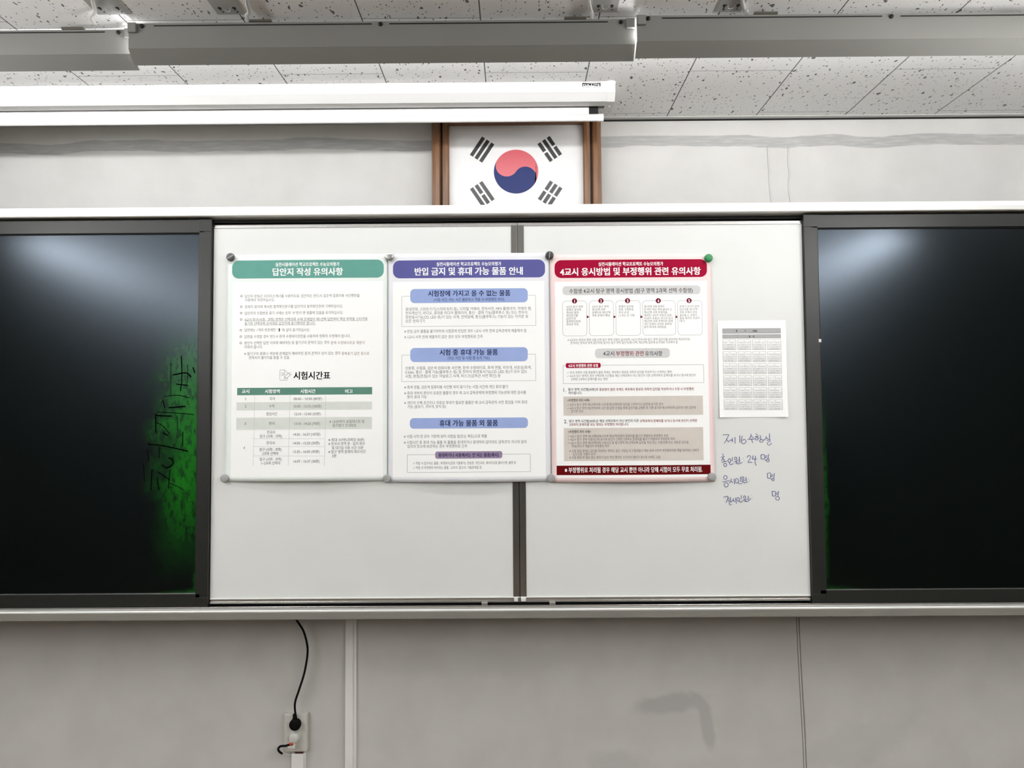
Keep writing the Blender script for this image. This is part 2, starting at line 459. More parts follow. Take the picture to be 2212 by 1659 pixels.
# handwriting in marker: strokes traced on the board, in units of the enlarged photo crop
def ell(cx, cy, rx, ry, a0=-80, n=13):
    return [(cx + rx * math.cos(math.radians(a0 - 360 * k / (n - 1))), cy + ry * math.sin(math.radians(a0 - 360 * k / (n - 1)))) for k in range(n)]
HW = [
 [(235,296),(290,293),(334,294),(316,335),(290,385),(260,434)], [(292,362),(312,390),(334,418)], [(334,396),(358,384),(376,374),(388,392)], [(394,345),(396,412)], [(433,335),(435,385),(434,437)],
 [(511,306),(512,365),(513,424)], [(556,312),(541,350),(537,395),(548,428),(572,441),(600,428),(612,400),(603,378),(580,373),(548,388)],
 [(697,280),(690,318),(668,358)], [(698,312),(716,332),(738,346)], [(643,369),(700,366),(764,361)], [(707,367),(712,398),(724,426)],
 [(776,274),(786,290),(800,304)], [(760,327),(795,320),(830,314)], ell(790,357,21,25), [(818,352),(838,348)], [(850,306),(852,372)], [(840,380),(888,376),(886,410),(842,413),(840,380)],
 [(936,318),(944,345),(905,386)], [(942,340),(974,364)], [(996,274),(997,320),(996,372)], [(954,388),(1004,376),(1001,402),(966,422),(964,446),(980,462),(1005,458),(1031,430)],
 [(235,600),(240,620),(247,642)], [(204,662),(235,655),(266,648)], [(242,655),(232,690),(214,716)], [(240,678),(262,700)], [(256,700),(259,736)], [(218,746),(262,733),(312,720)], ell(275,786,25,27),
 ell(344,716,21,31), [(393,660),(390,695),(385,724)], [(346,752),(352,774),(372,780),(412,764)],
 ell(445,681,19,22), [(414,738),(460,720),(502,704)], [(458,722),(450,766)], [(505,650),(508,690),(512,736)], [(482,746),(508,736)], [(468,742),(470,764),(490,770),(552,744)],
 [(571,679),(575,683)], [(584,719),(588,723)],
 [(631,668),(645,642),(668,634),(688,648),(682,684),(645,742),(680,740),(716,744)], [(736,630),(724,660),(716,690),(750,692),(790,690)], [(770,638),(762,700),(764,760),(782,796)],
 [(856,624),(860,688)], [(855,624),(912,620),(914,686),(862,688)], [(918,646),(960,634)], [(916,668),(958,660)], [(983,610),(978,650),(971,692)], ell(970,712,22,26), [(920,710),(952,702)],
 ell(278,990,27,31), [(234,1062),(290,1050),(346,1040)], ell(292,1110,33,34),
 [(376,1008),(370,1045),(341,1086)], [(372,1048),(400,1076)], [(421,1010),(422,1055),(426,1102)],
 ell(465,1045,25,38), [(526,980),(524,1030),(520,1062)], [(494,1070),(498,1092),(516,1094),(548,1084)],
 ell(560,1001,19,22), [(534,1052),(572,1040),(612,1030)], [(566,1042),(560,1076)], [(612,985),(616,1020),(621,1052)], [(578,1060),(586,1078),(610,1074),(642,1058)],
 [(654,1014),(658,1018)], [(672,1044),(676,1048)],
 [(962,922),(967,1002)], [(961,924),(1014,920),(1010,1000),(968,1000)], [(1018,957),(1056,946)], [(1018,978),(1055,970)], [(1076,920),(1072,960),(1068,1004)], ell(1055,1025,18,19), [(1015,1020),(1040,1012)],
 [(246,1312),(285,1300),(322,1300),(312,1345),(289,1400)], [(320,1336),(346,1330)], [(318,1366),(346,1356)], [(360,1310),(360,1372)], [(330,1382),(372,1376),(366,1394),(342,1404),(342,1428),(352,1438),(382,1424)],
 [(410,1330),(402,1356),(384,1386)], [(404,1360),(430,1386)], [(445,1320),(449,1365),(457,1416)],
 ell(485,1346,21,30), [(536,1278),(535,1346)], [(508,1370),(514,1391),(530,1390),(562,1374)],
 ell(590,1310,19,20), [(558,1362),(600,1350),(642,1340)], [(602,1350),(597,1386)], [(651,1288),(652,1320),(656,1352)], [(608,1370),(620,1385),(650,1376),(692,1330)],
 [(704,1279),(708,1283)], [(712,1325),(716,1329)],
 [(1036,1214),(1046,1292)], [(1034,1216),(1092,1222),(1090,1290),(1047,1290)], [(1096,1246),(1132,1236)], [(1095,1270),(1130,1262)], [(1146,1210),(1140,1250),(1135,1292)], ell(1128,1330,31,30),
]
INK = mat('blue_marker_ink', (50, 64, 128), 0.5, noise=0.25, scale=60)
WORDS = {}
for st in HW:
    xs = [q[0] for q in st]; ys = [q[1] for q in st]
    xm, ym = sum(xs) / len(xs), sum(ys) / len(ys)
    row = 0 if ym < 520 else 1 if ym < 850 and not (xm > 800 and ym > 860) else 2 if ym < 1180 else 3
    cut = ((470, 640), (610, 820), (800,), (900,))[row]
    hw = WORDS.setdefault((row, sum(xm > q for q in cut)), MB())
    pts = []
    for x, y in st:
        p = at(1530 + x / 7.539, 900 + y / 7.539, YW)
        pts.append((p.x, YW - 0.0002, p.z))
    hw.tube(pts, 0.0009, INK, n=6, sub=4)
for key in sorted(WORDS): WORDS[key].build('handwritten_word', wr)

# ------------------------------------------------------------------ chalkboards
ZS0, ZS1 = at(1900, 1276, YS).z, at(250, 502, YS).z
def chalk_material(name, edge_x, sgn, zc, zr, width, amount):
    m = bpy.data.materials.new(name); m.use_nodes = True
    nt = m.node_tree; N = nt.nodes; L = nt.links; b = N['Principled BSDF']
    b.inputs['Roughness'].default_value = 0.25
    b.inputs['Specular IOR Level'].default_value = 0.44
    b.inputs['Specular Tint'].default_value = (0.68, 0.82, 1.0, 1)
    tc = N.new('ShaderNodeTexCoord'); sx = N.new('ShaderNodeSeparateXYZ'); L.new(tc.outputs['Object'], sx.inputs[0])

    def math_(op, a, b_=0.0):
        n = N.new('ShaderNodeMath'); n.operation = op; n.use_clamp = False
        for i, v in enumerate((a, b_)):
            if isinstance(v, (int, float)): n.inputs[i].default_value = v
            else: L.new(v, n.inputs[i])
        return n.outputs[0]

    def rng(v, a, b_, c, d):
        n = N.new('ShaderNodeMapRange'); n.interpolation_type = 'SMOOTHSTEP'
        for i, q in enumerate((a, b_, c, d)): n.inputs[i + 1].default_value = q
        L.new(v, n.inputs[0]); return n.outputs[0]

    def noise(scale, st, det=6):
        n = N.new('ShaderNodeTexNoise'); n.inputs['Scale'].default_value = scale; n.inputs['Detail'].default_value = det
        mp = N.new('ShaderNodeMapping'); mp.inputs['Scale'].default_value = st
        L.new(tc.outputs['Object'], mp.inputs[0]); L.new(mp.outputs[0], n.inputs['Vector']); return n.outputs['Fac']
    # green whiteboard light painted into the board colour: strongest by the inner edge, ragged outline, dark wipe strokes through it
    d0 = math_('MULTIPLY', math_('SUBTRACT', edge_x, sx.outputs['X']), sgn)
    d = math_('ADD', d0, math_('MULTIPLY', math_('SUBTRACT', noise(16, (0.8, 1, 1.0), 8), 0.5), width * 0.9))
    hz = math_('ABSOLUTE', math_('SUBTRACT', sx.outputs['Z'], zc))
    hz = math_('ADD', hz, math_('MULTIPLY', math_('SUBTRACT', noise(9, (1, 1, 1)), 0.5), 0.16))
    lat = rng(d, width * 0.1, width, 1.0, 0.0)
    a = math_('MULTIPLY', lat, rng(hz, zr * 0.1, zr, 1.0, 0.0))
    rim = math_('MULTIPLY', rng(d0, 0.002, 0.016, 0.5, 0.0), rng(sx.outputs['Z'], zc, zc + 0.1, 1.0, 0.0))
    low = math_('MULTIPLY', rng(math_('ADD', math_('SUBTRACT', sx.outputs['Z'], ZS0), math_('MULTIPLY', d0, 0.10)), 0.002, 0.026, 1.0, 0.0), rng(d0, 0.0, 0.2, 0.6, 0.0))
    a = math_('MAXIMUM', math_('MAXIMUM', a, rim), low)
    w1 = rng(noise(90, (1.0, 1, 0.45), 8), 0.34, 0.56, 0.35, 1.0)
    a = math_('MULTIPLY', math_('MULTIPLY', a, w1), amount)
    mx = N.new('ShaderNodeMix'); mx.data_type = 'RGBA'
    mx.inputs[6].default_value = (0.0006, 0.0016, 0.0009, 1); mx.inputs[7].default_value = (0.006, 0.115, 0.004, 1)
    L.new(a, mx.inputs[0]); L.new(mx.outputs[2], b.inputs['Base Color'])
    ro = rng(noise(1.5, (1, 1, 1), 0), 0.3, 0.7, 0.235, 0.27)
    L.new(ro, b.inputs['Roughness'])
    return m


def chalkboard(x_in, x_out, surf_in, label, m):
    """x_in: frame edge beside the whiteboards"""
    lo, hi = min(x_in, x_out), max(x_in, x_out)
    t = thing('chalkboard', label, 'chalkboard', ((lo + hi) / 2, YS, 0.975))
    s0 = surf_in; s1 = x_out - 0.037 if x_out > x_in else x_out + 0.037
    a0, a1 = min(s0, s1), max(s0, s1)
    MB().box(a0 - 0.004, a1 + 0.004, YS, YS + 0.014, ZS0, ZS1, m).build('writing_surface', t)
    zt, zb, it, ib = at(250, 475.5, YS - 0.008).z, LT - 0.004, at(250, 504, YS - 0.008).z, at(1900, 1274, YS - 0.008).z
    yf = YS - 0.008
    for q0, q1, nm in ((zt, it, 'top'), (ib, zb, 'bottom')):
        MB().box(lo + 0.024, hi - 0.024, yf, YS + 0.018, q1, q0, DARKF, 0.0012).build('frame_rail', t)
    ins0, ins1 = a0, a1
    for e0, e1 in ((lo, a0), (a1, hi)):
        MB().box(e0, e1, yf, YS + 0.018, zb, zt, DARKF, 0.0014).build('frame_stile', t)
        c0, c1 = (e0, e1)
        for z0, z1 in ((zt - 0.038, zt + 0.0006), (zb - 0.0006, zb + 0.038)):
            MB().box(c0 - 0.0006, c1 + 0.0006, yf - 0.0012, yf + 0.004, z0, z1, DARKF, 0.0008).build('corner_plate', t)
    gk = MB()
    for x0, x1, z0, z1 in ((a0 - 0.001, a1 + 0.001, it - 0.003, it + 0.0005), (a0 - 0.001, a0 + 0.002, ib, it), (a1 - 0.002, a1 + 0.001, ib, it)):
        gk.box(x0, x1, YS - 0.004, YS + 0.001, z0, z1, BLACK)
    gk.build('gasket', t)
    MB().box(a0, a1, YS - 0.005, YS + 0.001, ib - 0.0004, ib + 0.0012, ALU).build('chalk_guard', t)
    return t

cl = chalkboard(at(455.5, 640, YS - 0.008).x, -2.0, at(428, 900, YS).x, 'left chalkboard, nearly black, with whiteboard light painted green along its right edge',
                chalk_material('dark_green_chalkboard_painted_glow', at(428, 900, YS).x, 1.0, 1.48, 0.46, 0.17, 1.0))
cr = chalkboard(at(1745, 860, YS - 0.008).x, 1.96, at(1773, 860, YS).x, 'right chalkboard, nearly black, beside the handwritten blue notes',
                chalk_material('dark_green_chalkboard_thin_painted_glow', at(1773, 860, YS).x, -1.0, 1.30, 0.36, 0.02, 0.5))
PAPER_SCRAP = mat('white_tape', (200, 200, 200), 0.6, noise=0.05)
p = at(1770.5, 736, YS - 0.006)
MB().box(p.x - 0.004, p.x + 0.004, YS - 0.0092, YS - 0.0078, p.z - 0.005, p.z + 0.005, PAPER_SCRAP, 0.0004).build('tape_scrap', cr)
# dark strokes of half wiped writing in the painted green glow
WIPE = mat('wiped_dark_chalk_stroke', (3, 7, 4), 0.9, spec=0.0, noise=0.3, scale=50)
wp = MB()
SCR = [[(395,280),(398,400),(392,520)], [(470,230),(475,380),(468,480)], [(520,290),(515,420)], [(355,520),(440,510),(530,530)], [(290,655),(400,660)], [(380,600),(500,590)], [(300,630),(460,640),(560,650)],
       [(290,705),(340,730),(385,790)], [(480,770),(478,870)], [(230,860),(330,870),(430,890),(520,912)], [(330,1010),(370,1030),(410,1000),(400,965),(380,960)], [(300,1060),(350,1090),(385,1120)],
       [(385,1040),(375,1180)], [(255,1040),(255,1190)], [(380,1140),(440,1160),(490,1190)], [(335,545),(350,600)], [(430,430),(520,440)], [(410,365),(500,350),(540,380)],
       [(550,310),(566,350)], [(290,640),(285,780)], [(310,880),(308,960)], [(200,1000),(205,1130)], [(440,660),(446,760)], [(230,900),(235,980)], [(340,780),(380,800)], [(300,1100),(310,1190)]]
for st in SCR:
    pts = []
    for x, y in st:
        p = at(250 + x / 3.317, 700 + y / 3.317, YS)
        pts.append((p.x + random.uniform(-.002, .002), YS + 0.0003, p.z))
    wp.tube(pts, random.uniform(0.0010, 0.0024), WIPE, n=6, sub=5)
wp.build('wiped_writing', cl)

# ------------------------------------------------------------------ printed sheets
FC = bpy.data.curves.new('lettering_source', 'FONT')
TS = bpy.data.scenes.new('lettering'); FO = bpy.data.objects.new('lettering_source', FC); TS.collection.objects.link(FO)
FC.resolution_u = 2
FC.size = 1.0


def glyphs(text, bold):
    FC.body = text; FC.offset = bold
    with bpy.context.temp_override(scene=TS, view_layer=TS.view_layers[0]):
        dg = bpy.context.evaluated_depsgraph_get(); dg.update()
        me = bpy.data.meshes.new_from_object(FO.evaluated_get(dg))
    v = [(q.co.x, q.co.y) for q in me.vertices]; f = [tuple(p.vertices) for p in me.polygons]
    bpy.data.meshes.remove(me)
    return v, f


class Print:
    """ink laid on a curved sheet; x, z in room metres, layers step towards the viewer"""
    def __init__(s, surf, conv):
        s.surf = surf; s.conv = conv; s.mb = MB()

    def pt(s, x, y, z=None): return s.conv(x, y)

    def put(s, vs, fs, m, layer):
        s.mb.add([(x, s.surf(x, z) - 0.00016 * layer, z) for x, z in vs], fs, m)

    def fill(s, x0, y0, x1, y1, m, layer, r=0.0, ny=None):
        """(rounded) rectangle; r in photo units"""
        a = s.conv(x0, y0); b = s.conv(x1, y1); c = s.conv(x0, y1); d = s.conv(x1, y0)
        X0, X1 = (a[0] + c[0]) / 2, (b[0] + d[0]) / 2
        Z1, Z0 = (a[1] + d[1]) / 2, (b[1] + c[1]) / 2
        R = abs(s.conv(x0 + r, y0)[0] - a[0]) if r else 0
        R = min(R, (X1 - X0) / 2, (Z1 - Z0) / 2)
        xs = [X0 + R * (1 - math.cos(t * math.pi / 16)) for t in range(9)] if R else [X0]
        nmid = max(2, int((X1 - X0) / 0.012))
        xs = xs + [X0 + R + (X1 - X0 - 2 * R) * k / nmid for k in range(1, nmid)] + ([X1 - R * (1 - math.cos(t * math.pi / 16)) for t in range(8, -1, -1)] if R else [X1])
        ny = max(1, int((Z1 - Z0) / 0.012)); vs = []; fs = []
        for x in xs:
            g = 0.0
            if R:
                e = min(x - X0, X1 - x)
                if e < R: g = R - math.sqrt(max(0, R * R - (R - e) ** 2))
            for k in range(ny + 1):
                vs.append((x, Z0 + g + (Z1 - Z0 - 2 * g) * k / ny))
        n = ny + 1
        for i in range(len(xs) - 1):
            for k in range(ny):
                fs.append((i * n + k, (i + 1) * n + k, (i + 1) * n + k + 1, i * n + k + 1))
        s.put(vs, fs, m, layer)

    def ribbon(s, pts, wd, m, layer, closed=False):
        P = [Vector(p) for p in pts]; Q = []
        n = len(P)
        for i in range(n if closed else n - 1):
            a, b = P[i], P[(i + 1) % n]; k = max(1, int((b - a).length / 0.012))
            for j in range(k): Q.append(a + (b - a) * j / k)
        if not closed: Q.append(P[-1])
        n = len(Q); vs = []
        for i in range(n):
            a = Q[(i - 1) % n] if closed else Q[max(i - 1, 0)]; b = Q[(i + 1) % n] if closed else Q[min(i + 1, n - 1)]
            d = (b - a).normalized(); nn = Vector((-d.y, d.x)) * wd / 2
            vs += [Q[i] + nn, Q[i] - nn]
        fs = [(2 * i, 2 * i + 1, 2 * ((i + 1) % n) + 1, 2 * ((i + 1) % n)) for i in range(n if closed else n - 1)]
        s.put([tuple(v) for v in vs], fs, m, layer)

    def outline(s, x0, y0, x1, y1, m, layer, wd=0.0012, r=0.0):
        a = s.conv(x0, y0); b = s.conv(x1, y1); c = s.conv(x0, y1); d = s.conv(x1, y0)
        X0, X1 = (a[0] + c[0]) / 2, (b[0] + d[0]) / 2; Z1, Z0 = (a[1] + d[1]) / 2, (b[1] + c[1]) / 2
        R = abs(s.conv(x0 + r, y0)[0] - a[0]) if r else 0
        if not R:
            for p, q in (((X0, Z0), (X1, Z0)), ((X0, Z1), (X1, Z1)), ((X0, Z0), (X0, Z1)), ((X1, Z0), (X1, Z1))):
                s.ribbon([p, q], wd, m, layer)
            return
        pts = []
        for cx, cz, a0 in ((X1 - R, Z1 - R, 0), (X0 + R, Z1 - R, 90), (X0 + R, Z0 + R, 180), (X1 - R, Z0 + R, 270)):
            for k in range(6):
                t = math.radians(a0 + 18 * k); pts.append((cx + R * math.cos(t), cz + R * math.sin(t)))
        s.ribbon(pts, wd, m, layer, True)

    def line(s, pts, m, layer, wd=0.0012): s.ribbon([s.conv(*p) for p in pts], wd, m, layer)

    def disc(s, x, y, r, m, layer, n=24):
        c = s.conv(x, y); R = abs(s.conv(x + r, y)[0] - c[0])
        vs = [(c[0] + R * math.cos(2 * math.pi * k / n), c[1] + R * math.sin(2 * math.pi * k / n)) for k in range(n)]
        s.put(vs, [tuple(range(n))], m, layer)

    def ring(s, x, y, r, m, layer, wd=0.0011):
        c = s.conv(x, y); R = abs(s.conv(x + r, y)[0] - c[0])
        s.ribbon([(c[0] + R * math.cos(2 * math.pi * k / 16), c[1] + R * math.sin(2 * math.pi * k / 16)) for k in range(16)], wd, m, layer, True)

    def poly(s, pts, m, layer): s.put([s.conv(*p) for p in pts], [tuple(range(len(pts)))], m, layer)

    def text(s, t, x0, x1, y, h, m, layer, bold=0.0):
        v, f = glyphs(t, 0.0)
        lo = min(p[0] for p in v); hi = max(p[0] for p in v)
        a = s.conv(x0, y); b = s.conv(x1, y)
        kx = (b[0] - a[0]) / (hi - lo)
        kz = abs(s.conv(x0, y + h)[1] - a[1]) / 0.90
        zc = (a[1] + b[1]) / 2
        # heavier weights: the same glyphs struck again a hair to each side
        for n, (ox, oz) in enumerate(((0, 0), (-1, 0.5), (1, -0.5), (1, 0.5), (-1, -0.5)) if bold else ((0, 0),)):
            s.put([(a[0] + (p[0] - lo + ox * bold) * kx, zc + (p[1] - 0.375 + oz * bold) * kz) for p in v], f, m, layer + 0.06 * n)

    def build(s, name, parent): return s.mb.build(name, parent)


PAPER = mat('white_paper', (249, 250, 249), 0.5, spec=0.3, noise=0.01)
INKS = {}
def ink(r, g, b, name):
    if name not in INKS: INKS[name] = mat(name, (r, g, b), 0.65, spec=0.08, noise=0.03, scale=30)
    return INKS[name]
GREY = ink(92, 92, 92, 'grey_ink'); DARK = ink(58, 58, 60, 'dark_ink'); BLK = ink(14, 14, 16, 'black_ink'); WHT = ink(246, 246, 246, 'white_ink')
RULE = ink(172, 174, 174, 'rule_ink'); NAVY = ink(22, 24, 66, 'navy_ink'); RED = ink(120, 22, 24, 'red_ink'); BRN = ink(128, 104, 92, 'brown_ink')
MID_G = ink(78, 78, 78, 'mid_ink')


def poster(corner_px, border, label, group, bulge):
    (ax, ay), (bx, by), (cx_, cy_), (dx_, dy_) = corner_px     # tl tr br bl
    A, B, C, D = (at(x, y, YW) for x, y in corner_px)
    X0 = (A.x + D.x) / 2; X1 = (B.x + C.x) / 2; Z1 = (A.z + B.z) / 2; Z0 = (C.z + D.z) / 2

    def surf(x, z):
        u = min(1, max(0, (x - X0) / (X1 - X0))); v = min(1, max(0, (Z1 - z) / (Z1 - Z0)))
        return YW - 0.0034 - bulge * (math.sin(math.pi * u) ** 0.9) * (v ** 3.2) - 0.002 * math.sin(math.pi * u) * math.sin(math.pi * min(1, v * 1.1)) - 0.0035 * math.sin(math.pi * u) * (1 - v) ** 6

    t = thing('exam_poster', label, 'poster', ((X0 + X1) / 2, YW, Z0), group)
    nx, nz = 44, 60
    vs = []; fs = []
    for back in (0, 1):
        for i in range(nx + 1):
            for k in range(nz + 1):
                x = X0 + (X1 - X0) * i / nx; z = Z0 + (Z1 - Z0) * k / nz
                vs.append((x, surf(x, z) + 0.00025 * back, z))
    n = nz + 1; off = (nx + 1) * n
    for i in range(nx):
        for k in range(nz):
            q = (i * n + k, (i + 1) * n + k, (i + 1) * n + k + 1, i * n + k + 1)
            fs.append(q); fs.append(tuple(off + j for j in reversed(q)))
    for i in range(nx):
        for k in (0, nz): fs.append((i * n + k, (i + 1) * n + k, off + (i + 1) * n + k, off + i * n + k))
    for k in range(nz):
        for i in (0, nx): fs.append((i * n + k, i * n + k + 1, off + i * n + k + 1, off + i * n + k))
    sh = MB(); sh.add(vs, fs, border, True)
    return t, surf, sh


def conv(ox, oy, sc):
    def f(x, y):
        p = at(ox + x / sc, oy + y / sc, YW); return (p.x, p.z)
    return f


SUB = '실전시뮬레이션 학교프로젝트 수능모의평가'
PG = 'exam notice posters on the whiteboards'

# ---- first poster: answer sheet notice, green
mint = mat('pale_mint_paper', (232, 240, 236), 0.5, spec=0.3, noise=0.01)
t, surf, sh = poster(((493, 551), (837, 549), (837, 1040), (486, 1038)), mint, 'poster with green title banner and exam timetable, leftmost of the three', None, 0.0115)
A, B = conv(480, 530, 5.924), conv(480, 790, 5.978)
g = Print(surf, A); g.mb = sh
g.fill(128, 467, 2060, 2957, PAPER, 1)
g.build('sheet', t)
teal = ink(96, 152, 141, 'teal_ink'); teald = ink(88, 130, 116, 'dark_teal_ink')
g = Print(surf, A)
g.fill(133, 192, 2070, 422, teal, 2, 85)
g.text(SUB, 690, 1505, 248, 50, WHT, 3, 0.022); g.text('답안지 작성 유의사항', 655, 1548, 342, 96, WHT, 3, 0.03)
g.build('title_banner', t)
g = Print(surf, A)
for y, b, x0, x1, tx, c in (
    (650, 1, 297, 1762, '답안지 판독은 이미지스캐너를 사용하므로, 답안지는 반드시 검은색 컴퓨터용 사인펜만을', GREY), (702, 0, 297, 680, '사용해서 작성하십시오.', GREY),
    (785, 1, 297, 1550, '문제지 표지에 제시된 필적확인문구를 답안지의 필적확인란에 기재하십시오.', GREY), (867, 1, 295, 1553, '답안지의 수험번호 표기 시에는 숫자 “0”란이 맨 윗줄에 있음을 유의하십시오.', GREY),
    (948, 1, 293, 1858, '4교시 탐구(사회 · 과학) 영역은 선택과목 수에 관계없이 제1선택 답란부터 책상 부착용 스티커에', GREY), (1000, 0, 293, 1200, '표기된 선택과목 순서대로 답안지에 표기해야만 합니다.', GREY),
    (1085, 1, 293, 718, '답란에는 1개의 번호에만 “', GREY), (1085, 0, 760, 1130, '”와 같이 표기하십시오.', GREY),
    (1166, 1, 292, 1645, '답란을 수정할 경우 반드시 흰색 수정테이프만을 사용하여 정확히 수정해야 합니다.', GREY),
    (1248, 1, 290, 1380, '본인이 선택한 답란 이외에 예비마킹 등 필기구의 흔적이 있는 경우', GREY), (1248, 0, 1395, 1825, '흰색 수정테이프로 깨끗이', BRN), (1302, 0, 290, 525, '지워야 합니다.', GREY),
    (1385, 0, 290, 1520, '※ 필기구의 종류나 색상에 관계없이 예비마킹 등의 흔적이 남아 있는 경우', GREY), (1385, 0, 1533, 1885, '중복표기 답안 등으로', BRN), (1438, 0, 350, 875, '판독되어 불이익을 받을 수 있음.', GREY)):
    g.text(tx, x0, x1, y, 42, c, 2)
    if b: g.ring(253 - (y - 650) * 0.016, y + 3, 12, GREY, 2, 0.0014)
g.line([(293, 972), (1858, 966)], GREY, 2, 0.0007); g.line([(293, 1023), (1200, 1020)], GREY, 2, 0.0007)
g.fill(731, 1063, 745, 1106, BLK, 2, 6)
g.build('notice_text', t)
g = Print(surf, B)
for pts in ([(815, 57), (755, 57), (755, 188), (852, 188), (852, 150)], [(815, 57), (850, 85), (815, 85), (815, 57)], [(850, 85), (852, 105)], [(772, 96), (822, 96)], [(772, 112), (832, 112)], [(772, 128), (815, 128)],
            [(808, 172), (815, 145), (880, 85), (904, 106), (840, 165), (808, 172)], [(865, 98), (890, 120)], [(815, 145), (840, 165)]):
    g.line(pts, BLK, 2, 0.0009)
g.text('시험시간표', 932, 1400, 128, 100, BLK, 2, 0.028)
g.build('timetable_title', t)
g = Print(surf, B)
g.fill(200, 282, 1940, 376, teald, 2)
for tx, x0, x1 in (('교시', 262, 357), ('시험영역', 562, 752), ('시험시간', 1020, 1212), ('비고', 1595, 1690)): g.text(tx, x0, x1, 331, 50, WHT, 3, 0.028)
row = ink(214, 219, 213, 'table_row_tint')
g.fill(192, 468, 1938, 572, row, 2); g.fill(190, 666, 1938, 822, row, 2)
for x, xb in ((428, 412), (885, 868), (1345, 1332)): g.line([(x, 378), ((x + xb) / 2 + 2, 822), (xb, 1290)], RULE, 3, 0.0006)
for y in (942, 1043, 1163): g.line([(412, y), (1332, y)], RULE, 3, 0.0006)
for tx, x0, x1, y in (('1', 308.5, 313.5, 427), ('국어', 620, 690, 427), ('08:40 - 10:00 (80분)', 932, 1297, 427), ('2', 300, 321, 523), ('수학', 615, 688, 523), ('10:30 - 12:10 (100분)', 935, 1290, 523),
                      ('점심시간', 580, 722, 622), ('12:10 - 13:00 (50분)', 945, 1280, 622), ('3', 295, 314, 746), ('영어', 612, 685, 746), ('13:10 - 14:20 (70분)', 942, 1274, 746), ('※ 13:07부터 음질테스트 및', 1393, 1840, 720),
                      ('듣기평가 안내방송', 1435, 1738, 770), ('한국사', 590, 697, 858), ('탐구 (사회 · 과학)', 500, 783, 910), ('14:50 - 16:37 (107분)', 932, 1277, 884), ('한국사', 585, 692, 996), ('14:50 - 15:20 (30분)', 930, 1268, 996),
                      ('탐구 (사회 · 과학)', 497, 778, 1080), ('2과목 선택자', 530, 743, 1132), ('15:35 - 16:05 (30분)', 932, 1268, 1106), ('탐구 (사회 · 과학)', 500, 782, 1205), ('1~2과목 선택자', 517, 767, 1255),
                      ('16:07 - 16:37 (30분)', 938, 1270, 1230), ('4', 284, 303, 1058), ('※ 최대 107분(과목당 30분)', 1382, 1840, 955), ('※ 한국사 영역 문 · 답지 회수', 1382, 1850, 1005), ('및 대기실 이동 시간 15분', 1428, 1828, 1057),
                      ('※ 탐구 영역 문제지 회수시간', 1382, 1858, 1108), ('2분', 1428, 1487, 1160)):
    g.text(tx, x0, x1, y, 43, MID_G, 3)
g.build('timetable', t)

# ---- second poster: forbidden and permitted items, purple
lil = mat('pale_lilac_paper', (228, 229, 235), 0.5, spec=0.3, noise=0.01)
t, surf, sh = poster(((841, 549), (1186, 547), (1188, 1041), (837, 1040)), lil, 'poster with purple title banner and blue section headings, middle of the three', None, 0.0125)
A, B = conv(830, 530, 5.924), conv(830, 790, 5.978)
g = Print(surf, A); g.mb = sh
g.fill(112, 463, 2057, 2960, PAPER, 1)
g.build('sheet', t)
vio = ink(88, 88, 146, 'violet_ink'); blu = ink(150, 168, 214, 'soft_blue_ink'); mauve = ink(146, 130, 158, 'mauve_ink')
g = Print(surf, A)
g.fill(115, 191, 2057, 419, vio, 2, 85)
g.text(SUB, 672, 1497, 243, 50, WHT, 3, 0.022); g.text('반입 금지 및 휴대 가능 물품 안내', 395, 1770, 335, 98, WHT, 3, 0.03)
g.build('title_banner', t)
for y0, y1, a, ax0, ax1, ay, b, bx0, bx1, by, bt, bb in ((557, 737, '시험장에 가지고 올 수 없는 물품', 565, 1612, 617, '(시험 시간, 쉬는 시간 불문하고 적발 시 부정행위 처리)', 637, 1537, 697, 648, 1035),
                                         (1310, 1490, '시험 중 휴대 가능 물품', 713, 1452, 1370, '(쉬는 시간 및 시험 중 소지 가능)', 815, 1350, 1443, 1400, 1738)):
    g = Print(surf, A); g.outline(228, bt, 1937, bb, RULE, 2, 0.0011); g.build('text_frame', t)
    g = Print(surf, A)
    g.fill(336, y0, 1836, y1, blu, 3, 55); g.text(a, ax0, ax1, ay, 74, NAVY, 4, 0.02); g.text(b, bx0, bx1, by, 42, NAVY, 4)
    g.build('section_heading', t)
g = Print(surf, B); g.fill(335, 672, 1855, 808, blu, 3, 50); g.text('휴대 가능 물품 외 물품', 718, 1467, 740, 80, NAVY, 4, 0.022); g.build('section_heading', t)
g = Print(surf, B); g.outline(302, 1143, 1887, 1370, RULE, 2, 0.0012); g.build('text_frame', t)
g = Print(surf, B); g.fill(662, 1103, 1525, 1195, mauve, 3, 28); g.text('휴대하거나 사용해서는 안 되는 물품(예시)', 705, 1478, 1150, 50, NAVY, 4, 0.025); g.build('section_heading', t)
g = Print(surf, A)
for y, x0, x1, tx in ((815, 275, 1885, '휴대전화, 스마트기기(스마트워치 등), 디지털 카메라, 전자사전, MP3 플레이어, 카메라 펜,'), (865, 275, 1828, '전자계산기, 라디오, 휴대용 미디어 플레이어, 통신 · 결제 기능(블루투스 등) 또는 전자식'),
                      (917, 275, 1842, '화면표시기(LCD, LED 등)가 있는 시계, 전자담배, 통신(블루투스) 기능이 있는 이어폰 등'), (972, 275, 520, '모든 전자기기'),
                      (1098, 260, 1828, '※ 반입 금지 물품을 불가피하게 시험장에 반입한 경우 1교시 시작 전에 감독관에게 제출해야 함.'), (1172, 260, 1262, '※ 1교시 시작 전에 제출하지 않은 경우 모두 부정행위로 간주')):
    g.text(tx, x0, x1, y, 44, GREY, 2)
g.conv = B
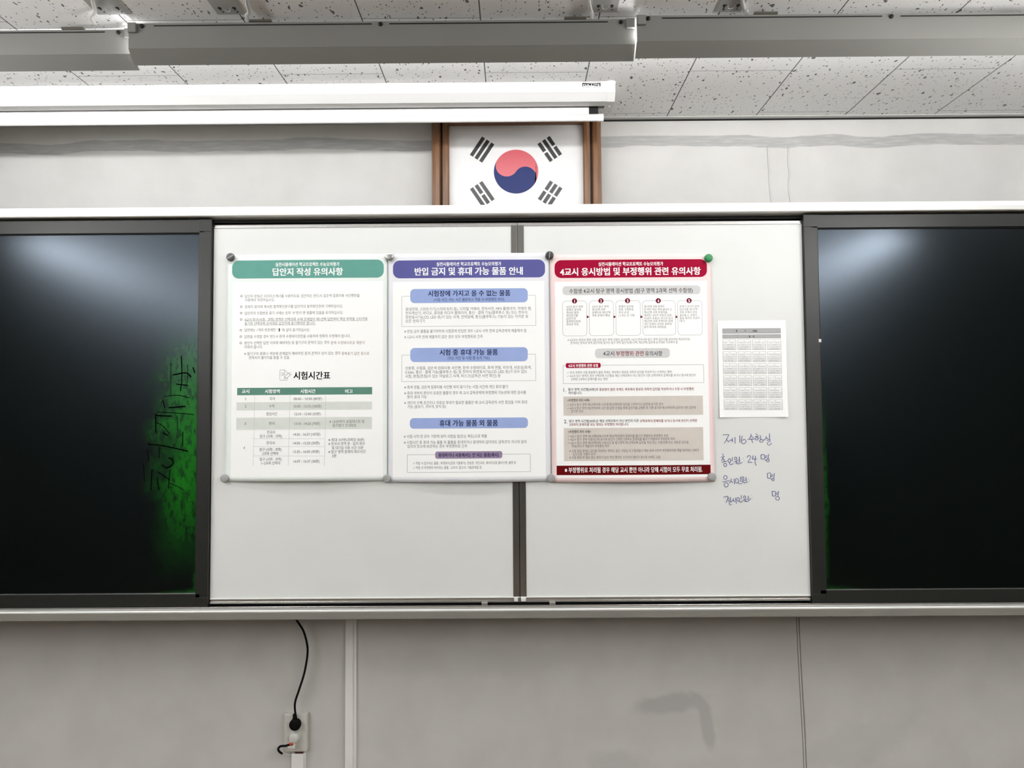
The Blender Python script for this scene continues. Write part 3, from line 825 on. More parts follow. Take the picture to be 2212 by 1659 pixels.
for y, x0, x1, tx in ((28, 275, 1900, '신분증, 수험표, 검은색 컴퓨터용 사인펜, 흰색 수정테이프, 흑색 연필, 지우개, 샤프심(흑색,'), (80, 275, 1845, '0.5㎜), 통신 · 결제 기능(블루투스 등) 및 전자식 화면표시기(LCD, LED 등)가 모두 없는'),
                      (133, 275, 1502, '시침, 분침(초침)이 있는 아날로그 시계, 마스크(감독관 사전 확인) 등'), (275, 262, 1600, '※ 흑색 연필, 검은색 컴퓨터용 사인펜 외의 필기구는 시험 시간에 개인 휴대 불가'),
                      (350, 262, 1830, '※ 휴대 여부의 판단이 모호한 물품의 경우 매 교시 감독관에게 부정행위 가능성에 대한 검사를'), (403, 303, 552, '받아 휴대 가능'),
                      (475, 262, 1842, '※ 개인의 신체 조건이나 의료상 휴대가 필요한 물품은 매 교시 감독관의 사전 점검을 거쳐 휴대'), (528, 303, 800, '가능 (돋보기, 귀마개, 방석 등)'),
                      (910, 258, 1328, '※ 시험 시작 전 모두 가방에 넣어 시험실 앞(또는 복도)으로 제출'), (985, 258, 1835, '※ 시험시간 중 휴대 가능 물품 외 물품을 휴대하거나 휴대하지 않더라도 감독관의 지시와 달리'), (1038, 303, 1075, '임의의 장소에 보관하는 경우 부정행위로 간주')):
    g.text(tx, x0, x1, y, 44, MID_G, 2)
for y, x1, tx in ((1253, 1702, '✓ 적발 시 압수되는 물품 : 투명종이(일명 기름종이), 연습장, 개인샤프, 예비마킹용 플러스펜, 볼펜 등'), (1312, 1260, '✓ 적발 시 부정행위 처리되는 물품 : 교과서, 참고서, 기출문제집 등')):
    g.text(tx, 378, x1, y, 38, MID_G, 2)
g.build('notice_text', t)

# ---- third poster: fourth period notice, crimson
pink = mat('pale_pink_paper', (238, 216, 215), 0.5, spec=0.3, noise=0.01)
t, surf, sh = poster(((1189, 549), (1537, 551), (1542, 1041), (1191, 1041)), pink, 'poster with crimson title banner and pink border, rightmost of the three', None, 0.0115)
A, B = conv(1180, 530, 5.924), conv(1180, 790, 5.978)
g = Print(surf, A); g.mb = sh
g.fill(120, 462, 2073, 2968, PAPER, 1)
g.build('sheet', t)
crim = ink(150, 6, 48, 'crimson_ink'); maro = ink(104, 8, 40, 'maroon_ink'); blood = ink(92, 2, 4, 'blood_red_ink'); gry = ink(208, 208, 208, 'heading_grey'); bei = ink(208, 201, 194, 'beige_panel')
g = Print(surf, A)
g.fill(105, 187, 2052, 415, crim, 2, 85)
g.text(SUB, 665, 1490, 243, 50, WHT, 3, 0.022); g.text('4교시 응시방법 및 부정행위 관련 유의사항', 178, 1968, 337, 98, WHT, 3, 0.03)
g.build('title_banner', t)
g = Print(surf, A); g.fill(207, 520, 1970, 635, gry, 2, 45); g.text('수험생 4교시 탐구 영역 응시방법 (탐구 영역 2과목 선택 수험생)', 293, 1868, 583, 62, BLK, 3, 0.006); g.build('section_heading', t)
steps = ((209, 517, 715, 1160, 360, 257, (('4교시 탐구 영역', 465), ('문제지 표지에', 440), ('제시된 필적', 410), ('확인문구를', 403), ('답안지의', 375), ('필적확인란에', 433), ('정자로 작성', 410))),
         (549, 858, 713, 1157, 697, 585, (('4교시 탐구 영역', 793), ('제1선택 과목', 752), ('문제지와 제2선택', 817), ('과목 문제지 빼냄', 808))),
         (888, 1201, 712, 1155, 1036, 923, (('문제지 상단에', 1107), ('성명, 수험번호,', 1120), ('응시 순서', 1050), ('( ) 또는 란 기재', 1122))),
         (1230, 1650, 712, 1152, 1429, 1247, (('제1선택 과목 문제지', 1505), ('한 부만 책상 위에 올려두고,', 1608), ('제2선택 과목 문제지를', 1542), ('제외한 나머지 과목의 문제', 1595), ('지(표지 포함)는 반으로 접고,', 1622), ('제2선택 과목 문제지와 함께', 1613), ('개인 문제지 보관용 봉투에', 1597), ('넣어 바닥에 내려놓음', 1530))),
         (1678, 1990, 710, 1150, 1823, 1702, (('문제가 보이지 않게', 1950), ('답안지를 제1선택', 1928), ('과목 문제지 위에', 1922), ('올려놓고, 본령이', 1925), ('울릴 때까지 조용히', 1955), ('대기', 1765))))
for i, (x0, x1, y0, y1, cx_, tx0, lines) in enumerate(steps):
    g = Print(surf, A)
    g.outline(x0, y0, x1, y1, RULE, 2, 0.0011, 42)
    g.disc(cx_, y0, 33, maro, 3); g.text(str(i + 1), cx_ - (2 if i == 0 else 9), cx_ + (3 if i == 0 else 10), y0 + 1, 50, WHT, 4, 0.03)
    for k, (tx, e) in enumerate(lines): g.text(tx, tx0, e, y0 + 74 + 37.3 * k, 33, GREY, 2)
    if i < 4: g.poly([(x1, 898), (x1 + 31, 918), (x1, 938)], maro, 3)
    g.build('step_box', t)
g = Print(surf, A)
g.fill(622, 1320, 1577, 1443, gry, 2, 45)
g.text('4교시', 725, 865, 1386, 64, BLK, 3, 0.008); g.text('부정행위 관련', 890, 1240, 1386, 64, RED, 3, 0.012); g.text('유의사항', 1260, 1480, 1386, 64, BLK, 3, 0.008)
g.build('section_heading', t)
g = Print(surf, A); g.outline(214, 1533, 2010, 1763, RULE, 2, 0.0012); g.build('text_frame', t)
g = Print(surf, A); g.fill(248, 1507, 693, 1570, crim, 3, 20); g.text('4교시 부정행위 관련 유형', 282, 658, 1541, 40, WHT, 4, 0.025); g.build('section_tag', t)
g = Print(surf, A)
g.text('※ 4교시는 한국사 영역 시험 이후 탐구 영역 시험이 실시되며, 4교시 한국사와 탐구 영역 답안지를 분리하여 제공하므로,', 272, 1840, 1208, 35, GREY, 2)
g.text('한국사는 한국사 영역 답안지에, 탐구는 탐구 영역 답안지(제1선택, 제2선택) 답란에 순서대로 작성해야 함', 308, 1678, 1246, 35, GREY, 2)
g.build('notice_text', t)
g = Print(surf, B)
for y, x0, x1, tx in ((85, 268, 1612, '✓ 응시 과목의 시험 종료령이 울린 후에도 계속해서 종료된 과목의 답안을 작성하거나 수정하는 행위'), (128, 268, 1922, '✓ 4교시 탐구 영역의 경우 선택과목 시간별로 해당 선택과목이 아닌 본인의 다른 선택과목의 문제지를 보거나 동시에 본인이'), (175, 317, 787, '선택한 2과목의 문제지를 보는 행위')):
    g.text(tx, x0, x1, y, 36, GREY, 2)
g.build('notice_text', t)
g = Print(surf, B)
g.text('1.', 222, 252, 312, 60, BLK, 2, 0.004)
g.text('탐구 영역 시간별(30분)로', 285, 668, 307, 38, BLK, 2, 0.014); g.text('종료령이 울린 후에도 계속해서 종료된 과목의 답안을 작성하거나 수정 시 부정행위', 682, 1897, 304, 38, RED, 2, 0.014)
g.text('처리됩니다.', 285, 460, 352, 38, BLK, 2, 0.012)
g.build('notice_text', t)
g = Print(surf, B)
g.text('2.', 228, 270, 718, 60, BLK, 2, 0.004)
g.text('탐구 영역 시간별(30분)로 해당 선택과목이 아닌 본인의 다른', 295, 1187, 713, 38, BLK, 2, 0.014); g.text('선택과목의 문제지를 보거나 동시에 본인이 선택한', 1203, 1942, 711, 38, RED, 2, 0.014)
g.text('2과목의 문제지를 보는 행위는 부정행위 처리됩니다.', 297, 1060, 758, 38, RED, 2, 0.014)
g.build('notice_text', t)
g = Print(surf, B)
g.fill(221, 393, 2018, 639, bei, 2)
g.text('<부정행위 처리 사례>', 272, 562, 447, 38, BLK, 3, 0.014)
for y, x0, x1, tx in ((500, 270, 1505, '✓ 4교시 탐구 영역 제2선택과목 시간에 제1선택과목 답란을 수정하거나 답란에 표기한 경우'), (545, 270, 1922, '✓ 4교시 탐구 영역 제2선택과목 시간 중 답란 수정을 위해 답안지를 교체한 후 기존 표기본 제1선택과목 답란과 다른 답란에'), (590, 318, 477, '표기한 경우')):
    g.text(tx, x0, x1, y, 37, MID_G, 3)
g.build('case_panel', t)
g = Print(surf, B)
g.fill(226, 799, 2022, 1224, bei, 2)
g.text('<부정행위 처리 사례>', 280, 572, 852, 38, BLK, 3, 0.014)
for y, x0, x1, tx in ((907, 275, 1565, '✓ 4교시 탐구 영역 제1선택과목시간에 제2선택과목의 문제지를 풀다가 적발되어 부정행위 처리'), (948, 275, 1652, '✓ 4교시 탐구 영역 시험시간에 동시에 본인이 선택한 2과목의 문제지를 풀다가 적발되어 부정행위 처리'),
                      (992, 275, 1830, '✓ 4교시 탐구 영역 제2선택과목 시험시간 중 탐구영역 제1선택과목 답안을 작성 또는 수정(삭제 또는 새로운 답안을'), (1037, 327, 805, '작성)하다가 적발되어 부정행위 처리'),
                      (1095, 297, 1965, '※ 시험 종료 후에도 답안을 작성하는 행위는 같은 시험실 내 수험생들의 제보 등에 의하여 부정행위자로 적발 처리되는 사례가'), (1140, 342, 628, '있으므로 각별히 유의'),
                      (1180, 297, 1465, '※ 시험 종료 후 필요 없는 동작이 답안 작성 행위로 오인되어 제보가 접수된 사례도 있음')):
    g.text(tx, x0, x1, y, 37, MID_G, 3)
g.build('case_panel', t)
g = Print(surf, B)
g.fill(133, 1283, 2117, 1405, blood, 2)
g.text('※ 부정행위로 처리될 경우 해당 교시 뿐만 아니라 당해 시험이 모두 무효 처리됨.', 238, 2010, 1340, 70, WHT, 3, 0.02)
g.build('warning_bar', t)

# ---- seating chart on plain paper
G = conv(1530, 680, 6.913)
tl, tr_, br, bl = G(139, 86), G(1156, 84), G(1182, 1528), G(162, 1530)
X0, X1, Z1, Z0 = (tl[0] + bl[0]) / 2, (tr_[0] + br[0]) / 2, (tl[1] + tr_[1]) / 2, (bl[1] + br[1]) / 2
def surf(x, z):
    u = min(1, max(0, (x - X0) / (X1 - X0))); v = min(1, max(0, (Z1 - z) / (Z1 - Z0)))
    return YW - 0.0012 - 0.006 * (abs(2 * u - 1) ** 4) * v ** 6 - 0.0012 * math.sin(math.pi * v)
t = thing('seating_chart', 'small white seating chart sheet with a grid of boxes, right of the crimson poster', 'paper sheet', ((X0 + X1) / 2, YW, Z0))
nx, nz = 30, 36; vs = []; fs = []
for back in (0, 1):
    for i in range(nx + 1):
        for k in range(nz + 1):
            x = X0 + (X1 - X0) * i / nx; z = Z0 + (Z1 - Z0) * k / nz
            vs.append((x, surf(x, z) + 0.0002 * back, z))
n = nz + 1; off = (nx + 1) * n
for i in range(nx):
    for k in range(nz):
        q = (i * n + k, (i + 1) * n + k, (i + 1) * n + k + 1, i * n + k + 1)
        fs.append(q); fs.append(tuple(off + j for j in reversed(q)))
sh = MB(); sh.add(vs, fs, PAPER, True); sh.build('sheet', t)
hg = ink(168, 168, 168, 'header_grey')
g = Print(surf, G)
g.fill(210, 206, 1076, 276, hg, 1); g.outline(210, 206, 1076, 276, GREY, 2, 0.0008)
g.text('제', 408, 428, 242, 30, BLK, 3, 0.03); g.text('가', 534, 558, 242, 26, BLK, 3, 0.02); g.text('수험실', 660, 726, 242, 28, BLK, 3, 0.03)
g.build('chart_heading', t)
g = Print(surf, G)
g.fill(211, 297, 1077, 350, hg, 1); g.outline(211, 297, 1077, 350, GREY, 2, 0.0008)
g.text('칠', 602, 622, 325, 26, BLK, 3, 0.03); g.text('판', 662, 684, 325, 26, BLK, 3, 0.03)
g.build('chart_heading', t)
cell_fill = ink(224, 225, 225, 'cell_tint'); faint = ink(135, 135, 136, 'faint_ink')
for r in range(6):
    for c in range(4):
        x0 = (213, 436, 657, 880)[c] + 3.4 * r; x1 = (411, 633, 855, 1082)[c] + 3.9 * r
        y0 = 373 + 178.8 * r; y1 = y0 + 150
        g = Print(surf, G)
        g.fill(x0, y0 + 62, x1, y1, cell_fill, 1)
        g.outline(x0, y0, x1, y1, GREY, 2, 0.0006)
        g.line([(x0, y0 + 32), (x1, y0 + 32)], GREY, 2, 0.0005); g.line([(x0, y0 + 62), (x1, y0 + 62)], faint, 2, 0.0003)
        xm = (x0 + x1) / 2
        # print too small to read: fine broken strokes
        rr = random.Random(r * 4 + c)
        g.line([(xm - 8, y0 + 17), (xm + 8, y0 + 17)], faint, 2, 0.0011)
        for dy, half, thick in ((45, 82, 0.0013), (76, 35, 0.0009), (107, 66, 0.0011), (135, 74, 0.0014)):
            x = xm - half
            while x < xm + half - 4:
                wdt = rr.uniform(5, 16)
                if rr.random() < 0.86:
                    g.line([(x, y0 + dy + rr.uniform(-2, 2)), (min(x + wdt, xm + half), y0 + dy + rr.uniform(-2, 2))], faint, 2, thick)
                x += wdt + rr.uniform(1.5, 4)
        g.build('seat_box', t)

# ------------------------------------------------------------------ magnets
MG = {'dark': mat('dark_grey_plastic_magnet', (72, 74, 75), 0.45, noise=0.12, scale=80), 'silver': mat('scratched_silver_magnet', (176, 176, 174), 0.3, 0.8, noise=0.25, scale=150),
      'black': mat('black_plastic_magnet', (44, 46, 46), 0.4, noise=0.1, scale=80), 'green': mat('green_plastic_magnet', (18, 122, 62), 0.45, noise=0.12, scale=80), 'grey': mat('grey_rubber_magnet', (150, 150, 149), 0.6, noise=0.06, scale=90),
      'line': mat('pale_scratch_line', (170, 172, 172), 0.4, noise=0.1)}
def magnet(px, py, kind, label, r=0.0128, ang=0.0, group=None):
    p = at(px, py, YW - 0.006)
    c = Vector((p.x, YW - 0.0062, p.z))
    t = thing('magnet', label, 'magnet', c, group)
    h = 0.0075
    prof = [(r * 0.90, 0), (r, 0.001), (r, h - 0.0025), (r * 0.97, h - 0.001), (r * 0.88, h), (r * 0.3, h + 0.0003)] if kind != 'grey' else \
           [(r * 0.94, 0), (r, 0.001), (r, h - 0.003), (r * 0.95, h - 0.0012), (r * 0.78, h - 0.0002), (r * 0.4, h + 0.0004), (r * 0.12, h + 0.0003)]
    MB().lathe(c, (0, -1, 0), prof, MG[kind]).build('cap', t)
    if kind in ('dark', 'black'):
        d = Vector((math.cos(ang), 0, math.sin(ang))) * r * 0.86; q = Vector((-d.z, 0, d.x)).normalized() * 0.0009
        y = Vector((0, -h - 0.0004, 0)); y2 = Vector((0, -h + 0.0004, 0))
        b = MB(); vs = [c + d + q + y, c + d - q + y, c - d - q + y, c - d + q + y, c + d + q + y2, c + d - q + y2, c - d - q + y2, c - d + q + y2]
        b.add(vs, [(0, 1, 2, 3), (4, 7, 6, 5), (0, 4, 5, 1), (1, 5, 6, 2), (2, 6, 7, 3), (3, 7, 4, 0)], MG['line']); b.build('mould_line', t)
    elif kind in ('grey', 'green'):
        MB().lathe(c + Vector((0, -h, 0)), (0, -1, 0), [(0.0022, 0), (0.0018, 0.0006), (0.0006, 0.0008)], MG[kind], 16).build('centre_nub', t)
    return t

magnet(499, 556, 'dark', 'dark grey round magnet with a slanted line, top left of the green banner', ang=0.55)
magnet(842, 555, 'silver', 'scratched silver round magnet between the tops of the green and purple banner posters')
magnet(1187, 552, 'black', 'black round magnet with an upright line, left of the crimson banner', ang=1.45)
magnet(1530, 558, 'green', 'green round magnet at the top right corner of the crimson banner poster')
magnet(486, 1033, 'grey', 'grey round magnet at the bottom left corner of the timetable poster')
magnet(836, 1034, 'grey', 'grey round magnet at the bottom right corner of the timetable poster')
magnet(1190, 1033, 'grey', 'grey round magnet at the bottom left corner of the pink bordered poster')
magnet(1537, 1030, 'grey', 'grey round magnet at the bottom right corner of the pink bordered poster')

# ------------------------------------------------------------------ framed flag
WOOD = mat('brown_varnished_wood', (116, 80, 50), 0.35, noise=0.2, scale=6, stretch=(30, 30, 2))
WOODD = mat('dark_wood_groove', (48, 22, 12), 0.5, noise=0.15)
YF = -0.05
fp = {k: at(x, y, YF) for k, (x, y) in {'ol': (933, 350), 'il': (970, 350), 'ir': (1260, 350), 'orr': (1299, 350), 'c': (1114.8, 368.2), 'top': (1114, 268)}.items()}
FX0, FX1, PX0, PX1 = fp['ol'].x, fp['orr'].x, fp['il'].x, fp['ir'].x
fc = fp['c']; PZ1 = fp['top'].z; PZ0 = 2 * fc.z - PZ1
FZ1, FZ0 = PZ1 + 0.026, max(PZ0 - 0.058, 2.192)
fl = thing('framed_flag', 'framed national flag with red and blue circle in brown wood, above the top rail', 'framed flag', ((FX0 + FX1) / 2, 0, FZ0))
# moulded frame: profile across the width (0 outer .. 1 inner) -> depth
prof = [(0.0, -0.006), (0.0, -0.030), (0.06, -0.038), (0.25, -0.044), (0.45, -0.040), (0.52, -0.034), (0.56, -0.028), (0.60, -0.028), (0.64, -0.036), (0.80, -0.040), (0.95, -0.039), (1.0, -0.036), (1.0, -0.012)]
def stick(name, a_out, b_out, a_in, b_in):
    b = MB(); vs = []
    for q, y in prof:
        vs.append((a_out[0] + (a_in[0] - a_out[0]) * q, YF + 0.03 + y, a_out[1] + (a_in[1] - a_out[1]) * q))
    for q, y in prof:
        vs.append((b_out[0] + (b_in[0] - b_out[0]) * q, YF + 0.03 + y, b_out[1] + (b_in[1] - b_out[1]) * q))
    n = len(prof)
    for i in range(n - 1):
        m = WOODD if 5 <= i <= 7 else WOOD
        b.add(vs, [(i, i + 1, n + i + 1, n + i)], m)
    b.add(vs, [(0, n, 2 * n - 1, n - 1)], WOODD)
    return b.build(name, fl)
O = [(FX0, FZ0), (FX1, FZ0), (FX1, FZ1), (FX0, FZ1)]; I = [(PX0, PZ0), (PX1, PZ0), (PX1, PZ1), (PX0, PZ1)]
for k in range(4): stick('frame_moulding', O[k], O[(k + 1) % 4], I[k], I[(k + 1) % 4])
MB().box(FX0 + 0.004, FX1 - 0.004, -0.024, -0.001, FZ0 + 0.004, FZ1 - 0.004, WOODD).build('backing', fl)
yp = YF + 0.012
FW = mat('flag_white', (226, 226, 226), 0.3, spec=0.5, noise=0.01)
FR = mat('flag_red', (200, 88, 98), 0.3, noise=0.02); FB = mat('flag_blue', (34, 48, 104), 0.4, spec=0.2, noise=0.02); FK = mat('flag_black', (48, 48, 50), 0.35, noise=0.05)  # red and black paled: surface glare mixed into the colours
cloth = MB().box(PX0 - 0.003, PX1 + 0.003, yp, yp + 0.004, PZ0 - 0.003, PZ1 + 0.003, FW)
R = abs(at(1114.8 + 48.2, 368, YF).x - fc.x)
th = math.atan2(2, 3)
n = 48
A_ = Vector((-math.cos(th), math.sin(th)))     # upper left end of the S curve
def ip(v, k): return (fc.x + v.x * R, yp - 0.0006 * k, fc.z + v.y * R)
ang0 = math.atan2(A_.y, A_.x)
S = []                                         # S curve from A to B
for k in range(25):                            # red lobe bulges down
    t_ = ang0 + math.pi * k / 24
    S.append(A_ * 0.5 + Vector((math.cos(t_), math.sin(t_))) * 0.5)
for k in range(1, 25):                         # blue lobe bulges up
    t_ = ang0 - math.pi * k / 24
    S.append(-A_ * 0.5 + Vector((math.cos(t_), math.sin(t_))) * 0.5)
up_arc = [Vector((math.cos(ang0 - math.pi + math.pi * k / 48), math.sin(ang0 - math.pi + math.pi * k / 48))) for k in range(49)]   # B over the top to A
# blue disc below, red shape above it
cloth.add([ip(Vector((math.cos(2 * math.pi * k / 96), math.sin(2 * math.pi * k / 96))), 1) for k in range(96)], [tuple(range(96))], FB)
pts = S + up_arc[1:-1]
bmx = bmesh.new(); vv = [bmx.verts.new(ip(v, 2)) for v in pts]
fce = bmx.faces.new(vv); bmesh.ops.triangulate(bmx, faces=[fce]); bmx.verts.index_update()
cloth.add([v.co.copy() for v in bmx.verts], [[v.index for v in f.verts] for f in bmx.faces], FR); bmx.free()
TRI = {(-1, 1): (1, 1, 1), (1, 1): (0, 1, 0), (-1, -1): (1, 0, 1), (1, -1): (0, 0, 0)}
for (sx_, sz_), bars in TRI.items():
    d = Vector((sx_ * math.cos(th), sz_ * math.sin(th))); q = Vector((-d.y, d.x))
    for j, solid in enumerate(bars):
        cc = d * (1 + 0.5 + 1 / 12 + j * 0.25)
        segs = ((-0.5, 0.5),) if solid else ((-0.5, -1 / 24), (1 / 24, 0.5))
        for s0, s1 in segs:
            cloth.add([ip(cc + d * a + q * b, 1) for a, b in ((-1 / 12, s0), (1 / 12, s0), (1 / 12, s1), (-1 / 12, s1))], [(0, 1, 2, 3)], FK)
cloth.build('flag_print', fl, fix=False)

# ------------------------------------------------------------------ strip lights with reflector hoods
HOOD = mat('white_enamelled_hood', (128, 127, 124), 0.45, spec=0.4, noise=0.02, scale=5)
HOLD = mat('white_lampholder', (215, 215, 210), 0.4, noise=0.02)
TUBE = emit('fluorescent_tube', (0.99, 0.995, 1.0), TUBE_POWER)
SLOT = mat('dark_slot', (14, 14, 14), 0.7, noise=0.1)
SCREW = mat('dark_screw', (40, 40, 40), 0.35, 0.6, noise=0.15)
HANG = mat('galvanised_bracket', (96, 92, 84), 0.5, 0.5, noise=0.1)

def strip_light(x0, x1, yb, zt, label, screws, hangers, slots, cover=0.056):
    t = thing('strip_light', label, 'fluorescent light', ((x0 + x1) / 2, yb, ZC), 'strip lights above the board')
    h = MB()
    h.sheet_x([(yb + cover, zt + 0.001), (yb, zt), (yb, zt - 0.0645), (yb + 0.029, zt - 0.0945)], x0, x1, 0.0012, HOOD)
    h.build('reflector_hood', t)
    MB().box(x0 + 0.03, x1 - 0.03, yb + 0.004, yb + 0.030, zt - 0.014, zt + 0.0015, HOOD, 0.001).build('ballast_channel', t)
    yt, ztu = yb + 0.023, zt - 0.040
    MB().cyl((x0 + 0.005, yt, ztu), (x1 - 0.005, yt, ztu), 0.0135, 0.0135, TUBE, 20).build('tube', t)
    for xe, sg in ((x0, 1), (x1, -1)):
        MB().box(min(xe + sg * 0.012, xe + sg * 0.022), max(xe + sg * 0.012, xe + sg * 0.022), yt - 0.005, yt + 0.005, ztu + 0.002, zt, HOLD, 0.0015).build('lampholder', t)
        b = MB().box(min(xe + sg * 0.001, xe + sg * 0.022), max(xe + sg * 0.001, xe + sg * 0.022), yb - 0.009, yb - 0.0012, zt - 0.026, zt - 0.002, HOOD, 0.0015)
        b.build('end_clip', t)
    for xs in screws:
        MB().lathe((xs, yb - 0.0012, zt - 0.008), (0, -1, 0), [(0.0055, 0), (0.005, 0.002), (0.003, 0.003)], SCREW, 16).build('screw', t)
    for s0, s1 in slots:
        MB().box(s0, s1, yb - 0.0018, yb - 0.0008, zt - 0.0085, zt - 0.006, SLOT).build('slot', t)
    for x_, wd in hangers:
        b = MB().box(x_ - wd / 2, x_ + wd / 2, yb - 0.002, yb + 0.03, zt + 0.001, zt + 0.007, HANG, 0.001)
        b.box(x_ - 0.0015, x_ + 0.0015, yb + 0.022, yb + 0.025, zt + 0.006, ZC, HANG)
        b.build('hanger_bracket', t)
    return t

def hx(px, py, Y): return at(px, py, Y).x
strip_light(hx(278, 52, -.68), hx(1371, 40, -.68), -0.68, 2.546, 'hooded fluorescent strip light in the middle, spanning most of the photo',
            [hx(307, 57, -.68), hx(822, 50, -.68), hx(1341, 43, -.68)], [(hx(562, 50, -.68), 0.056), (hx(1243, 41, -.68), 0.056)], [(hx(333, 55, -.68), hx(803, 51, -.68)), (hx(841, 51, -.68), hx(1313, 45, -.68))])
strip_light(hx(301, 155, -.611) - 1.25, hx(301, 155, -.611), -0.64, 2.5525, 'hooded fluorescent strip light running off the left edge of the photo',
            [hx(256, 63, -.64)], [(hx(156, 60, -.64), 0.056)], [(hx(-200, 70, -.64), hx(227, 66, -.64))], 0.008)
strip_light(hx(1375, 38, -.70), hx(1375, 38, -.70) + 1.25, -0.70, 2.5435, 'hooded fluorescent strip light running off the right edge of the photo',
            [hx(1400, 38, -.70), hx(1925, 32, -.70)], [(hx(1655, 33, -.70), 0.058)], [(hx(1430, 38, -.70), hx(1905, 33, -.70)), (hx(1945, 33, -.70), hx(1945, 33, -.70) + 0.52)])

strip_light(hx(1375, 38, -.70) + 1.27, hx(1375, 38, -.70) + 2.5, -0.70, 2.5435, 'unseen hooded fluorescent strip light added beyond the right edge to brighten the wall end', [], [], [])  # unseen light, added to brighten the right end of the wall

# cover plates on the ceiling with keyholes and a hook, and cords down to the hoods
PLATE = mat('grey_steel_plate', (176, 176, 174), 0.5, 0.2, noise=0.04)
CORD = mat('white_cord', (196, 196, 192), 0.5, noise=0.04)
def plate(px0, px1, pyb, cord_px, label):
    r = M3 @ Vector(((px0 - CX) / FPX, -(pyb - CY) / FPX, -1.0)); a = CAMP + r * ((ZC - CAMP.z) / r.z)
    r = M3 @ Vector(((px1 - CX) / FPX, -(pyb - CY) / FPX, -1.0)); b = CAMP + r * ((ZC - CAMP.z) / r.z)
    x0, x1, y1 = a.x, b.x, a.y
    t = thing('ceiling_plate', label, 'ceiling plate', ((x0 + x1) / 2, y1 - 0.04, ZC), 'steel plates on the ceiling')
    z0 = ZC - 0.0022
    MB().box(x0, x1, y1 - 0.085, y1, z0, ZC, PLATE, 0.0008).build('plate', t)
    wdt = x1 - x0
    for u in (0.24, 0.76):
        kh = MB(); cx_ = x0 + wdt * u
        kh.lathe((cx_, y1 - 0.030, z0 - 0.0004), (0, 0, 1), [(0.0048, 0), (0.0048, 0.0006)], SLOT, 14)
        kh.box(cx_ - 0.0018, cx_ + 0.0018, y1 - 0.028, y1 - 0.021, z0 - 0.0005, z0, SLOT)
        kh.lathe((cx_ + 0.002, y1 - 0.012, z0 - 0.0004), (0, 0, 1), [(0.0024, 0), (0.0024, 0.0006)], SLOT, 12)
        kh.build('keyhole', t)
    hk = MB(); cx_ = x0 + wdt * 0.5
    hk.tube([(cx_ - 0.009, y1 - 0.034, z0 + 0.001), (cx_ - 0.007, y1 - 0.024, z0 - 0.003), (cx_, y1 - 0.020, z0 - 0.004), (cx_ + 0.007, y1 - 0.024, z0 - 0.003), (cx_ + 0.009, y1 - 0.032, z0 + 0.001)], 0.0012, PLATE, 8)
    hk.build('hook', t)
    if cord_px:
        q = []
        for py, dz in ((-40, 0.004), (-5, 0.0045), (25, 0.006)):
            r = M3 @ Vector(((cord_px - (6 if py < 0 else 0) - CX) / FPX, -(py - CY) / FPX, -1.0))
            c_ = CAMP + r * ((ZC - dz - CAMP.z) / r.z); q.append(c_)
        e_ = at(cord_px, 46, -0.672)
        MB().tube(q + [(e_.x, -0.69, ZC - 0.012), (e_.x + 0.001, -0.672, 2.549)], 0.0045, CORD, 10).build('cord', t)
    return t
plate(212, 285, 30, 205, 'steel ceiling plate with keyholes, first from the left above the strip lights')
plate(470, 530, 30, 538, 'steel ceiling plate with keyholes, second from the left above the strip lights')
plate(1277, 1332, 25, 1277, 'steel ceiling plate with keyholes, third from the left above the strip lights')
plate(1545, 1600, 24, 1609, 'steel ceiling plate with keyholes, rightmost above the strip lights')

# ------------------------------------------------------------------ projection screen
SCW = mat('white_enamel_case', (222, 222, 221), 0.4, spec=0.4, noise=0.01)
FAB = mat('white_screen_fabric', (240, 240, 238), 0.8, noise=0.01)
BLKF = mat('black_screen_border', (12, 12, 12), 0.8, noise=0.2, scale=60)
YH = -0.285
sc_x1 = hx(1311, 190, YH); sc_x0 = sc_x1 - 2.44
ps = thing('projection_screen', 'white roll-up projection screen case under the ceiling, above the flag', 'projection screen', ((sc_x0 + sc_x1) / 2, YH, ZC), None)
z_a = at(1000, 176, YH).z; z_b = at(1000, 200.5, YH).z; z_c = at(1000, 221.5, YH + 0.02).z
yb_ = -0.229
hp = [(YH, min(z_a, ZC - 0.001)), (YH, z_b), (YH + 0.02, z_c), (yb_, z_c + 0.0005), (yb_ + 0.0004, z_c + 0.008), (yb_ + 0.020, z_c + 0.008), (yb_ + 0.0204, z_c), (-0.192, z_c), (-0.178, z_b), (-0.178, ZC - 0.001)]
MB().extrude_x(hp, sc_x0, sc_x1, SCW).build('case', ps)
hp2 = [(y + (-0.0016 if y < -0.22 else 0.0016), z - (0.0016 if z < 2.55 else 0)) for y, z in hp if not (yb_ - 0.001 < y < yb_ + 0.022)]
for xa, xb in ((sc_x1, sc_x1 + 0.0255), (sc_x0 - 0.0255, sc_x0)):
    MB().extrude_x(hp2, xa, xb, SCW).build('end_cap', ps)
xe = sc_x1 + 0.013
MB().lathe((xe, (YH - 0.178) / 2, z_c - 0.0016), (0, 0, -1), [(0.005, 0), (0.0045, 0.002), (0.002, 0.003)], ALU, 16).build('screw', ps)
MB().cyl((xe, YH + 0.012, ZC - 0.012), (xe, YH + 0.012, ZC), 0.013, 0.016, SCW, 20).build('mounting_boss', ps)
yfb = yb_ + 0.0125
MB().box(sc_x0 + 0.001, sc_x1 - 0.001, yb_ + 0.0006, yb_ + 0.0118, z_c + 0.0035, z_c + 0.0075, BLACK).build('slot', ps)
zbt = at(1000, 249, yfb).z; zbb = at(1000, 264.5, yfb).z
fx1 = hx(1272, 240, yfb); fx2 = hx(1292, 240, yfb)
